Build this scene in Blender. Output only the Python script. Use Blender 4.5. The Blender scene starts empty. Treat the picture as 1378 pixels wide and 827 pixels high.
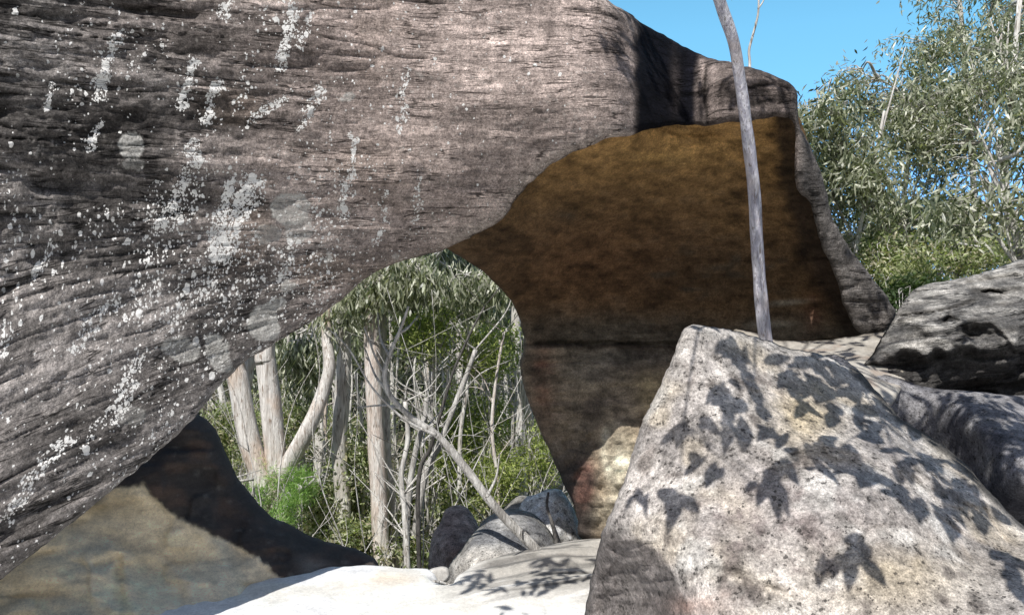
import bpy, math, random
import numpy as np
from mathutils.geometry import delaunay_2d_cdt
from mathutils import Vector

rng = np.random.default_rng(7)
random.seed(7)
FPX, CX, CY, EYE = 1147.0, 689.0, 413.5, 1.6
SUN = np.array([-0.27, -0.63, 0.80]); SUN /= np.linalg.norm(SUN)

scene = bpy.context.scene
COL = scene.collection

# ------------------------------------------------------------------ maths
def P(px, py, d):
    px = np.asarray(px, float); py = np.asarray(py, float); d = np.asarray(d, float)
    return np.stack([(px - CX) / FPX * d, d + 0 * px, EYE + (CY - py) / FPX * d], -1)

_perm = np.random.default_rng(3).random(65536)
def _h(i, j, k):
    n = (i * 73856093) ^ (j * 19349663) ^ (k * 83492791)
    return _perm[n & 65535]
def noise(p):
    """value noise in -1..1, p is N x 3"""
    p = np.asarray(p, float)
    i = np.floor(p).astype(np.int64); f = p - i; f = f * f * f * (f * (f * 6 - 15) + 10)
    r = 0
    for a in (0, 1):
        wa = f[:, 0] if a else 1 - f[:, 0]
        for b in (0, 1):
            wb = f[:, 1] if b else 1 - f[:, 1]
            for c in (0, 1):
                wc = f[:, 2] if c else 1 - f[:, 2]
                r = r + wa * wb * wc * _h(i[:, 0] + a, i[:, 1] + b, i[:, 2] + c)
    return r * 2 - 1
def fbm(p, o=4, g=0.5):
    p = np.asarray(p, float); s = 0; a = 1; t = 0
    for k in range(o):
        s = s + a * noise(p * (2.03 ** k) + 17.3 * k); t += a; a *= g
    return s / t
def ss(a, b, x):
    t = np.clip((x - a) / (b - a), 0, 1); return t * t * (3 - 2 * t)
def vec(*c):
    c = [np.asarray(x, float) for x in c]
    n = max(len(np.atleast_1d(x)) for x in c)
    return np.stack([np.broadcast_to(x, n) for x in c], -1)
def mixc(a, b, t):
    t = np.asarray(t)[:, None]; return np.asarray(a) * (1 - t) + np.asarray(b) * t
def gauss(px, py, cx, cy, rx, ry, rot=0):
    c, s = math.cos(rot), math.sin(rot); x = px - cx; y = py - cy
    return np.exp(-(((c * x + s * y) / rx) ** 2 + ((-s * x + c * y) / ry) ** 2))
def segd(px, py, x0, y0, x1, y1):
    dx, dy = x1 - x0, y1 - y0; L = dx * dx + dy * dy + 1e-9
    t = np.clip(((px - x0) * dx + (py - y0) * dy) / L, 0, 1)
    return np.hypot(px - x0 - t * dx, py - y0 - t * dy)
def polyd(px, py, pts):
    r = np.full(len(px), 1e9)
    for (a, b) in zip(pts[:-1], pts[1:]):
        r = np.minimum(r, segd(px, py, a[0], a[1], b[0], b[1]))
    return r

# ------------------------------------------------------------------ objects
def tag(o, label=None, cat=None, group=None, kind=None):
    if label: o['label'] = label
    if cat: o['category'] = cat
    if group: o['group'] = group
    if kind: o['kind'] = kind
    return o
def empty(name, loc):
    o = bpy.data.objects.new(name, None); COL.objects.link(o)
    o.location = tuple(float(v) for v in loc); o.empty_display_size = .2
    return o
def mesh_obj(name, V, faces, mat, parent=None, attrs=None, smooth=True):
    """faces: M x k int array, or list of such arrays"""
    if not isinstance(faces, list): faces = [faces]
    V = np.asarray(V, float)
    if parent is not None: V = V - np.array(parent.location)[None]
    me = bpy.data.meshes.new(name)
    me.vertices.add(len(V)); me.vertices.foreach_set('co', V.astype(np.float32).ravel())
    tot = sum(f.size for f in faces); me.loops.add(tot)
    me.loops.foreach_set('vertex_index', np.concatenate([f.ravel() for f in faces]).astype(np.int32))
    npoly = sum(len(f) for f in faces); me.polygons.add(npoly)
    lt = np.concatenate([np.full(len(f), f.shape[1]) for f in faces])
    ls = np.concatenate([[0], np.cumsum(lt)[:-1]])
    me.polygons.foreach_set('loop_start', ls.astype(np.int32))
    me.update(calc_edges=True)
    me.polygons.foreach_set('use_smooth', np.full(npoly, smooth))
    for k, a in (attrs or {}).items():
        a = np.asarray(a, float)
        if a.ndim == 1:
            at = me.attributes.new(k, 'FLOAT', 'POINT'); at.data.foreach_set('value', a.astype(np.float32))
        elif k == 'Col':
            at = me.attributes.new(k, 'FLOAT_COLOR', 'POINT')
            at.data.foreach_set('color', np.concatenate([a, np.ones((len(a), 1))], 1).astype(np.float32).ravel())
        else:
            at = me.attributes.new(k, 'FLOAT_VECTOR', 'POINT'); at.data.foreach_set('vector', a.astype(np.float32).ravel())
    me.validate()
    o = bpy.data.objects.new(name, me); COL.objects.link(o)
    if mat: me.materials.append(mat)
    if parent is not None: o.parent = parent
    return o

# ------------------------------------------------------------------ materials
class NT:
    def __init__(s, name):
        s.m = bpy.data.materials.new(name); s.m.use_nodes = True
        s.t = s.m.node_tree; s.t.nodes.clear()
        s.out = s.n('ShaderNodeOutputMaterial')
    def n(s, typ, **kw):
        nd = s.t.nodes.new(typ)
        for k, v in kw.items(): setattr(nd, k, v)
        return nd
    def l(s, a, b): s.t.links.new(a, b)
    def attr(s, name, what='Color'):
        nd = s.n('ShaderNodeAttribute', attribute_name=name); return nd.outputs[what]
    def inp(s, sock, v):
        if isinstance(v, (int, float, tuple, list)): sock.default_value = v
        elif v is not None: s.l(v, sock)
    def math(s, op, a, b=None, c=None, clamp=False):
        nd = s.n('ShaderNodeMath', operation=op, use_clamp=clamp)
        s.inp(nd.inputs[0], a); s.inp(nd.inputs[1], b); s.inp(nd.inputs[2], c); return nd.outputs[0]
    def mix(s, f, a, b, blend='MIX'):
        nd = s.n('ShaderNodeMix', data_type='RGBA', blend_type=blend, clamp_factor=True)
        s.inp(nd.inputs[0], f); s.inp(nd.inputs[6], a); s.inp(nd.inputs[7], b); return nd.outputs[2]
    def noise(s, v, scale, detail=4, rough=.6, what='Fac', dist=0):
        nd = s.n('ShaderNodeTexNoise'); s.inp(nd.inputs['Vector'], v)
        nd.inputs['Scale'].default_value = scale; nd.inputs['Detail'].default_value = detail
        nd.inputs['Roughness'].default_value = rough; nd.inputs['Distortion'].default_value = dist
        return nd.outputs[what]
    def vor(s, v, scale, feature='F1', rnd=1.0):
        nd = s.n('ShaderNodeTexVoronoi', feature=feature); s.inp(nd.inputs['Vector'], v)
        nd.inputs['Scale'].default_value = scale; nd.inputs['Randomness'].default_value = rnd
        return nd
    def ramp(s, f, a, b, lo=0., hi=1.):
        nd = s.n('ShaderNodeMapRange', interpolation_type='LINEAR'); s.inp(nd.inputs[0], f)
        for i, v in enumerate((a, b, lo, hi)): nd.inputs[i + 1].default_value = v
        return nd.outputs[0]
    def scalev(s, v, xyz):
        nd = s.n('ShaderNodeVectorMath', operation='MULTIPLY'); s.inp(nd.inputs[0], v)
        nd.inputs[1].default_value = xyz; return nd.outputs[0]
    def gray(s, f):
        nd = s.n('ShaderNodeCombineColor'); [s.l(f, nd.inputs[i]) for i in range(3)]; return nd.outputs[0]

def rock_mat(name, grain=1.0, contrast=.55, strata=.35, bump=.6, speck=0.0, lichen=False, gs=70, rough=.85,
             spec=.25, pits=0.0, dark=(.03, .027, .025, 1), bdist=.01):
    t = NT(name)
    st = t.attr('st', 'Vector'); col = t.attr('Col', 'Color')
    co = st
    n1 = t.noise(co, 5, 6, .65)
    n2 = t.noise(co, gs, 5, .75)
    n3 = t.noise(t.scalev(co, (2.6, 2.6, 13)), 2.4, 7, .72, dist=.5)
    n5 = t.noise(co, gs * 2.3, 3, .8)
    n4 = t.noise(co, gs * .28, 5, .7)
    f = t.ramp(n2, .3, .7, 1 - contrast * grain, 1 + contrast * grain)
    f = t.math('MULTIPLY', f, t.ramp(n4, .3, .7, 1 - contrast * .8, 1 + contrast * .8))
    f = t.math('MULTIPLY', f, t.ramp(n3, .3, .7, 1 - strata, 1 + strata))
    f = t.math('MULTIPLY', f, t.ramp(n1, .3, .7, 1 - contrast * .45, 1 + contrast * .45))
    if strata > .28:
        ck = t.noise(t.scalev(co, (1.3, 1.3, 15)), 1.6, 3, .55, dist=.15)
        ckm = t.ramp(t.math('ABSOLUTE', t.math('SUBTRACT', ck, .5)), .004, .018, 1, 0)
        ckm = t.math('MULTIPLY', ckm, t.ramp(n1, .46, .56))
        f = t.math('MULTIPLY', f, t.math('SUBTRACT', 1, t.math('MULTIPLY', ckm, .75)))
    f = t.math('MULTIPLY', f, t.ramp(n5, .32, .68, 1 - contrast * .9, 1 + contrast * .9))
    f = t.math('MINIMUM', f, 2.6)
    c = t.mix(1.0, col, t.gray(f), 'MULTIPLY')
    h = t.math('MULTIPLY_ADD', n2, .35 * grain, t.math('MULTIPLY_ADD', n4, .8, t.math('MULTIPLY', n3, strata * 3.0)))
    if strata > .28: h = t.math('MULTIPLY_ADD', ckm, -1.2, h)
    if speck > 0:
        v = t.vor(t.math('ADD', 0, 0) and co, gs * 1.3)
        r = t.n('ShaderNodeSeparateColor'); t.l(v.outputs['Color'], r.inputs[0])
        m = t.math('LESS_THAN', t.math('MULTIPLY_ADD', n4, .9, t.math('MULTIPLY', r.outputs[0], .5)), .42 + speck * .3)
        c = t.mix(t.math('MULTIPLY', m, .75), c, dark)
        h = t.math('MULTIPLY_ADD', m, -.25, h)
    if pits > 0:
        p = t.noise(co, 26, 3, .55)
        m = t.ramp(p, .34, .42, 1, 0)
        c = t.mix(t.math('MULTIPLY', m, pits), c, dark); h = t.math('MULTIPLY_ADD', m, -1.2, h)
    if lichen:
        la = t.attr('lich', 'Fac')
        w = t.n('ShaderNodeVectorMath', operation='MULTIPLY_ADD')
        t.l(t.noise(co, 40, 2, .6, 'Color'), w.inputs[0]); w.inputs[1].default_value = (.018,) * 3; t.l(co, w.inputs[2])
        tot = None
        for sc, thr, k in ((30, .44, .8), (62, .47, 1.15), (120, .52, 1.25)):
            v = t.vor(t.scalev(w.outputs[0], (1, 1, .8)), sc)
            r = t.n('ShaderNodeSeparateColor'); t.l(v.outputs['Color'], r.inputs[0])
            m = t.math('LESS_THAN', r.outputs[0], t.math('MULTIPLY', t.math('POWER', la, 1.7 if sc < 50 else 1.0), k))
            m2 = t.math('LESS_THAN', v.outputs['Distance'], t.math('MULTIPLY_ADD', r.outputs[1], .3, thr - .15))
            m = t.math('MULTIPLY', m, m2)
            tot = m if tot is None else t.math('MAXIMUM', tot, m)
        lc = t.mix(t.ramp(n2, .35, .65), (.82, .81, .79, 1), (1.0, .99, .97, 1))
        c = t.mix(t.math('MULTIPLY', tot, .93), c, lc)
        ros = t.attr('ros', 'Fac')
        rn = t.noise(co, 120, 3, .7)
        rm = t.math('MULTIPLY', ros, t.math('MULTIPLY', t.ramp(rn, .40, .54, .5, 1.15), t.ramp(n4, .35, .55, .85, 1)))
        c = t.mix(rm, c, (.58, .57, .54, 1))
        h = t.math('MULTIPLY_ADD', tot, .25, h)
    bp = t.n('ShaderNodeBump'); bp.inputs['Strength'].default_value = bump; bp.inputs['Distance'].default_value = bdist
    t.l(h, bp.inputs['Height'])
    b = t.n('ShaderNodeBsdfPrincipled'); t.l(c, b.inputs['Base Color']); t.l(bp.outputs[0], b.inputs['Normal'])
    b.inputs['Roughness'].default_value = rough; b.inputs['Specular IOR Level'].default_value = spec
    t.l(b.outputs[0], t.out.inputs[0])
    return t.m

def bark_mat(name, a, b_, c_, sc=1.0, mott=.5):
    t = NT(name)
    g = t.n('ShaderNodeNewGeometry').outputs['Position']
    n1 = t.noise(t.scalev(g, (17 * sc, 17 * sc, 2.0 * sc)), 1, 6, .72, dist=.9)
    n4 = t.noise(t.scalev(g, (38 * sc, 38 * sc, 5 * sc)), 1, 3, .6, dist=1.5)
    n2 = t.noise(t.scalev(g, (60 * sc, 60 * sc, 9 * sc)), 1, 4, .7)
    n3 = t.noise(g, 2.4 * sc, 3, .6)
    c = t.mix(t.ramp(n1, .44, .56), a + (1,), b_ + (1,))
    c = t.mix(t.math('MULTIPLY', t.ramp(n3, .5, .62), mott), c, c_ + (1,))
    c = t.mix(1.0, c, t.gray(t.ramp(n2, .3, .7, .72, 1.2)), 'MULTIPLY')
    c = t.mix(t.ramp(n4, .57, .64, 0, .75), c, (c_[0] * .35, c_[1] * .33, c_[2] * .3, 1))
    bp = t.n('ShaderNodeBump'); bp.inputs['Strength'].default_value = .8; bp.inputs['Distance'].default_value = .02
    t.l(t.math('ADD', n1, n2), bp.inputs['Height'])
    b = t.n('ShaderNodeBsdfPrincipled'); t.l(c, b.inputs['Base Color']); t.l(bp.outputs[0], b.inputs['Normal'])
    b.inputs['Roughness'].default_value = .75; b.inputs['Specular IOR Level'].default_value = .25
    t.l(b.outputs[0], t.out.inputs[0]); return t.m

def leaf_mat(name, trans=.3, rough=.42, spec=.6):
    t = NT(name); c = t.attr('Col', 'Color')
    b = t.n('ShaderNodeBsdfPrincipled'); t.l(c, b.inputs['Base Color'])
    b.inputs['Roughness'].default_value = rough; b.inputs['Specular IOR Level'].default_value = spec
    tr = t.n('ShaderNodeBsdfTranslucent'); t.l(t.mix(1., c, (1.2, 1.35, .5, 1), 'MULTIPLY'), tr.inputs[0])
    m = t.n('ShaderNodeMixShader'); m.inputs[0].default_value = trans
    t.l(b.outputs[0], m.inputs[1]); t.l(tr.outputs[0], m.inputs[2]); t.l(m.outputs[0], t.out.inputs[0]); return t.m

# ------------------------------------------------------------------ rocks
def smooth_outline(pts, step, jit, seed, closed=True):
    pts = np.array(pts, float); n = len(pts); out = []
    for i in range(n):
        p0, p1, p2, p3 = pts[(i - 1) % n], pts[i], pts[(i + 1) % n], pts[(i + 2) % n]
        L = np.hypot(*(p2 - p1)); on = (-80 < p1[0] < 1460 and -80 < p1[1] < 900) or (-80 < p2[0] < 1460 and -80 < p2[1] < 900)
        k = max(1, int(L / (step if on else step * 6)))
        for j in range(k):
            t = j / k; a = .5 * (2 * p1 + (p2 - p0) * t + (2 * p0 - 5 * p1 + 4 * p2 - p3) * t * t + (-p0 + 3 * p1 - 3 * p2 + p3) * t ** 3)
            out.append(p1 * (1 - t) + p2 * t if L > 200 else a)
    out = np.array(out)
    q = vec(out[:, 0], out[:, 1], seed * 9.1)
    out[:, 0] += jit * (fbm(q / [14, 14, 1], 3) + .0); out[:, 1] += jit * fbm(q / [14, 14, 1] + 50, 3)
    return out
def rbf(ctrl, c=50.):
    C = np.array(ctrl, float); n = len(C); X = C[:, :2] / 100.
    K = np.sqrt(((X[:, None] - X[None]) ** 2).sum(-1) + (c / 100) ** 2) + np.eye(n) * -.02
    A = np.zeros((n + 3, n + 3)); A[:n, :n] = K; A[:n, n] = 1; A[:n, n + 1:] = X; A[n, :n] = 1; A[n + 1:, :n] = X.T
    w = np.linalg.solve(A, np.concatenate([C[:, 2], np.zeros(3)]))
    def f(px, py):
        Q = np.stack([px, py], -1) / 100.
        r = w[n] + Q @ w[n + 1:]
        for k in range(n): r = r + w[k] * np.sqrt(((Q - X[k]) ** 2).sum(-1) + (c / 100) ** 2)
        return r
    return f
def outline_dist(px, py, O):
    A = O; B = np.roll(O, -1, 0); r = np.empty(len(px))
    D = B - A; L = (D ** 2).sum(1) + 1e-9
    for s in range(0, len(px), 4000):
        X = px[s:s + 4000, None] - A[None, :, 0]; Y = py[s:s + 4000, None] - A[None, :, 1]
        t = np.clip((X * D[:, 0] + Y * D[:, 1]) / L, 0, 1)
        r[s:s + 4000] = np.sqrt(((X - t * D[:, 0]) ** 2 + (Y - t * D[:, 1]) ** 2).min(1))
    return r
def inside(px, py, O):
    c = np.zeros(len(px), bool); n = len(O)
    for i in range(n):
        x0, y0 = O[i]; x1, y1 = O[(i + 1) % n]
        if y0 == y1: continue
        c ^= ((y0 > py) != (y1 > py)) & (px < (x1 - x0) * (py - y0) / (y1 - y0) + x0)
    return c
SURF = {}
def rock(name, outline, ctrl, T, step, mat, colour, disp, rpx=20, rad=.1, jit=1.5, seed=1, parent=None,
         back_px=25, strata=None, extra=None, c=50., back_min=.03):
    O = smooth_outline(outline, step, jit, seed)
    x0, y0 = O.min(0); x1, y1 = O.max(0)
    gx, gy = np.meshgrid(np.arange(max(x0, -60), min(x1, 1440), step), np.arange(max(y0, -60), min(y1, 890), step * .87))
    gx = gx + (np.arange(gx.shape[0]) % 2)[:, None] * step * .5
    hx, hy = np.meshgrid(np.arange(x0, x1, step * 6), np.arange(y0, y1, step * 6))
    k = (hx < -60) | (hx > 1440) | (hy < -60) | (hy > 890)
    qx = np.concatenate([gx.ravel(), hx[k]]); qy = np.concatenate([gy.ravel(), hy[k]])
    r = np.random.default_rng(seed); qx = qx + r.uniform(-.2, .2, len(qx)) * step; qy = qy + r.uniform(-.2, .2, len(qy)) * step
    m = inside(qx, qy, O); qx, qy = qx[m], qy[m]
    d = outline_dist(qx, qy, O); m = d > step * .6; qx, qy = qx[m], qy[m]
    vs = [Vector((a, -b)) for a, b in O] + [Vector((a, -b)) for a, b in zip(qx, qy)]
    n = len(O)
    res = delaunay_2d_cdt(vs, [(i, (i + 1) % n) for i in range(n)], [], 1, 1e-4)
    px = np.array([v.x for v in res[0]]); py = -np.array([v.y for v in res[0]])
    tri = np.array([f for f in res[2] if len(f) == 3], int)
    dist = outline_dist(px, py, O)
    D = rbf(ctrl, c)(px, py)
    t = np.clip(dist / rpx, 0, 1)
    Dr = D + rad * (1 - np.sqrt(np.maximum(0, 1 - (1 - t) ** 2)))
    X = P(px, py, Dr)
    st = X.copy()
    if strata: st = strata(X, px, py)
    dd = disp(st, X, px, py, dist)
    Dr = Dr - dd; X = P(px, py, Dr)
    colr = colour(st, X, px, py, dist, dd)
    at = {'Col': colr, 'st': st}
    if extra: at.update(extra(st, X, px, py, dist))
    # which verts lie on the rim (belong to one triangle edge only)
    E = np.sort(np.concatenate([tri[:, [0, 1]], tri[:, [1, 2]], tri[:, [2, 0]]]), 1)
    u, cnt = np.unique(E, axis=0, return_counts=True)
    rim = np.zeros(len(px), bool); rim[u[cnt == 1].ravel()] = True
    idx = np.arange(len(px)); bidx = idx.copy(); inner = ~rim
    bidx[inner] = len(px) + np.arange(inner.sum())
    bd = Dr + (back_min + T * (1 - np.exp(-dist / back_px))) + .15 * T * fbm(X * 2.0, 2)
    bd = np.maximum(bd, Dr + back_min)
    BX = P(px, py, bd)[inner]
    V = np.concatenate([X, BX]); btri = bidx[tri][:, ::-1]
    at = {k: np.concatenate([v, v[inner]]) for k, v in at.items()}
    o = mesh_obj(name, V, np.concatenate([tri, btri]), mat, parent, at)
    SURF[name] = (px, py, Dr)
    return o

# ================================================================== the arch
M_face = rock_mat('weathered_sandstone', spec=.12, contrast=.55, strata=.42, bump=1.0, lichen=True, gs=80, bdist=.022)
M_cave = rock_mat('cave_sandstone', contrast=.40, strata=.27, bump=.8, gs=60, bdist=.02)
M_pale = rock_mat('pale_sandstone', contrast=.17, strata=.16, bump=.45, gs=60)
M_bould = rock_mat('lichened_boulder', grain=1.15, contrast=.46, strata=.10, bump=1.0, speck=.08, gs=80, bdist=.014)
M_honey = rock_mat('etched_sandstone', contrast=.5, strata=.45, bump=1.0, gs=70, bdist=.02)
M_slab = rock_mat('slab_sandstone', contrast=.14, strata=.1, bump=.35, gs=35)

face_outline = [(-680, 1250), (-220, 930), (-60, 830), (0, 780), (60, 732), (120, 684), (180, 634), (230, 592), (265, 558), (290, 524), (312, 502),
    (335, 482), (380, 456), (420, 431), (460, 402), (490, 376), (530, 355), (560, 347), (590, 338), (603, 333), (625, 322),
    (650, 311), (668, 300), (684, 286), (695, 268), (715, 245), (745, 220), (775, 203), (800, 195), (815, 187), (850, 182), (870, 175),
    (900, 170), (930, 168), (950, 170), (975, 166), (1000, 164), (1030, 160), (1052, 158), (1066, 163), (1070, 190), (1070, 215),
    (1072, 253), (1091, 274), (1102, 320), (1123, 371), (1140, 422), (1155, 447), (1172, 452), (1190, 447), (1204, 424), (1196, 402),
    (1178, 380), (1149, 342), (1123, 299), (1108, 244), (1091, 198), (1075, 168), (1074, 138), (1068, 116), (1050, 105), (1020, 94), (1000, 89),
    (980, 82), (960, 79), (935, 70), (915, 60), (885, 43), (862, 30), (848, 18), (822, 3), (805, -14), (780, -28), (600, -50), (200, -60), (-220, -60), (-680, -60)]
face_ctrl = [(-220, 930, 3.5), (0, 780, 3.5), (157, 655, 3.72), (265, 557, 4.08), (345, 480, 4.38), (460, 400, 4.62), (600, 335, 4.8),
    (700, 265, 4.72), (845, 182, 4.55), (0, 400, 3.65), (0, 0, 3.6), (200, 200, 3.9), (200, 400, 4.0), (400, 200, 4.25), (400, 0, 4.15), (600, 100, 4.4),
    (600, 250, 4.5), (-220, 0, 3.3), (-220, 500, 3.3), (-680, 0, 3.0), (-680, 1200, 2.95), (800, 60, 4.55), (850, 100, 4.58), (835, 0, 4.7), (880, 60, 5.05), (885, 110, 4.92), (900, 160, 4.95), (935, 70, 5.3), (935, 110, 5.22), (935, 160, 5.12),
    (965, 110, 4.93), (965, 160, 4.92), (1000, 130, 4.95), (1050, 130, 5.0), (1070, 180, 5.08), (1085, 230, 5.2), (1105, 290, 5.4), (1140, 370, 5.62), (1195, 425, 5.75), (1150, 435, 5.72), (600, -170, 4.6), (200, -230, 4.0)]
def face_strata(X, px, py):
    tilt = .42 * ss(2.3, 1.0, X[:, 2]) * ss(.3, -1.2, X[:, 0])
    v = X[:, 2] - tilt * (X[:, 0] + 1.2) - .03 * X[:, 0]
    return vec(X[:, 0], X[:, 1], v)
def face_disp(st, X, px, py, dist):
    rough = .35 + .9 * ss(520, 60, px) * (1 - .5 * ss(330, 480, py)) + .35 * ss(840, 1000, px)
    a = fbm(vec(st[:, 0] * .9, 1.0, st[:, 2] * 6.5), 5, .6)
    g = noise(vec(st[:, 0] * .75, 7.0, st[:, 2] * 5.0)) + .5 * noise(vec(st[:, 0] * 2.5, 9.0, st[:, 2] * 13))
    groove = np.maximum(0, 1 - np.abs(g) * 3.5) ** 2
    g2 = noise(vec(st[:, 0] * 1.5 + 5, 3.0, st[:, 2] * 17.0)); groove2 = np.maximum(0, 1 - np.abs(g2) * 4) ** 2
    b = fbm(st * [5, 5, 14], 4, .6)
    big = fbm(st * .9, 3)
    e = .3 + .7 * ss(0, 40, dist)
    d = .050 * a * rough - .055 * groove * rough * ss(-.1, .35, noise(vec(st[:, 0] * 1.2, 0., st[:, 2] * 2))) - .020 * groove2 * (rough + .2) * ss(-.4, .3, b) + .032 * b * rough + .06 * big + .013 * fbm(st * [14, 14, 30], 3) * rough
    pits = np.maximum(0, noise(st * [3.5, 3.5, 9]) - .45) * ss(330, 60, px) * ss(520, 100, py)
    d -= .16 * pits
    # fluted vertical ribs where the face turns the corner
    d -= .03 * ss(5, 1, np.minimum(polyd(px, py, [(1008, 118), (1040, 112), (1066, 120)]), polyd(px, py, [(950, 90), (948, 120), (952, 165)])))
    rib = np.cos((px - 855) / 24 * math.pi) * ss(830, 870, px) * ss(1075, 1030, px)
    d += .012 * rib
    return d * e
STRK = [(157, 48, 132, 128, 9, .9), (262, 84, 238, 138, 8, .8), (297, 114, 276, 160, 7, .8), (396, 15, 372, 88, 8, .8), (303, 0, 303, 22, 5, .9),
    (265, 200, 218, 306, 10, .75), (340, 250, 300, 345, 13, .95), (312, 246, 290, 335, 9, .8), (385, 130, 335, 170, 6, .5), (428, 118, 405, 175, 7, .6),
    (476, 190, 461, 292, 6, .75), (548, 95, 538, 180, 5, .5), (72, 330, 46, 380, 6, .8), (72, 116, 62, 150, 4, .7), (195, 480, 150, 570, 7, .6), (90, 590, 30, 650, 8, .6),
    (180, 500, 110, 610, 6, .4), (260, 240, 180, 420, 25, .25), (330, 330, 240, 420, 20, .3), (560, 240, 560, 300, 5, .4), (520, 260, 505, 330, 5, .35),
    (12, 440, 0, 480, 6, .6), (60, 620, 10, 700, 9, .5), (135, 165, 120, 195, 6, .6), (400, 320, 380, 380, 8, .5), (420, 20, 400, 60, 5, .5), (215, 250, 195, 300, 8, .3), (155, 400, 100, 470, 8, .45)]
def face_extra(st, X, px, py, dist):
    w = 6 * noise(vec(px / 18, py / 18, 2)); w2 = 5 * noise(vec(px / 7, py / 7, 5)); w3 = 9 * fbm(vec(px / 11, py / 11, 15), 3)
    L = np.zeros(len(px))
    for (a, b, c_, d_, wd, s) in STRK:
        L = np.maximum(L, s * ss(wd * 1.5, wd * .3, segd(px + w, py + w, a, b, c_, d_) + w2 * .6))
    n = fbm(vec(px / 34 + py / 90, py / 60, 3), 3)
    zone = .085 * ss(-.1, .5, n) * ss(640, 330, px) * ss(0, 180, py + 60) + .035 * ss(500, 200, px) * ss(250, 380, py) + .008
    zone += .10 * gauss(px, py, 340, 370, 110, 60) + .08 * gauss(px, py, 420, 340, 40, 120)
    zone *= ss(900, 600, px) * (1 - .55 * ss(250, 60, px) * ss(380, 480, py))
    L = np.maximum(L, zone)
    R = np.zeros(len(px))
    for (cx, cy, rx, ry, rot, s) in [(390, 282, 26, 22, 0, .8), (402, 305, 20, 20, 0, .6), (355, 433, 19, 25, .2, .9), (365, 445, 11, 13, 0, .9), (294, 476, 15, 28, -.5, .9), (244, 470, 25, 15, .3, .7),
            (375, 408, 8, 8, 0, .9), (386, 385, 9, 7, 0, .8), (360, 315, 18, 12, 0, .5), (177, 196, 17, 19, 0, .9), (178, 222, 15, 8, 0, .5), (469, 130, 8, 6, 0, .8), (443, 346, 5, 6, 0, 1), (532, 346, 6, 4, 0, .6), (175, 560, 20, 12, 0, .4)]:
        c, s_ = math.cos(rot), math.sin(rot); x = px - cx + w3 * .6; y = py - cy - w3 * .5 + w2 * .3
        q = np.sqrt(((c * x + s_ * y) / rx) ** 2 + ((-s_ * x + c * y) / ry) ** 2)
        R = np.maximum(R, s * (ss(1.08, .95, q) * (.68 + .32 * ss(.6, .92, q))))
    return {'lich': L, 'ros': R}
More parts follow.
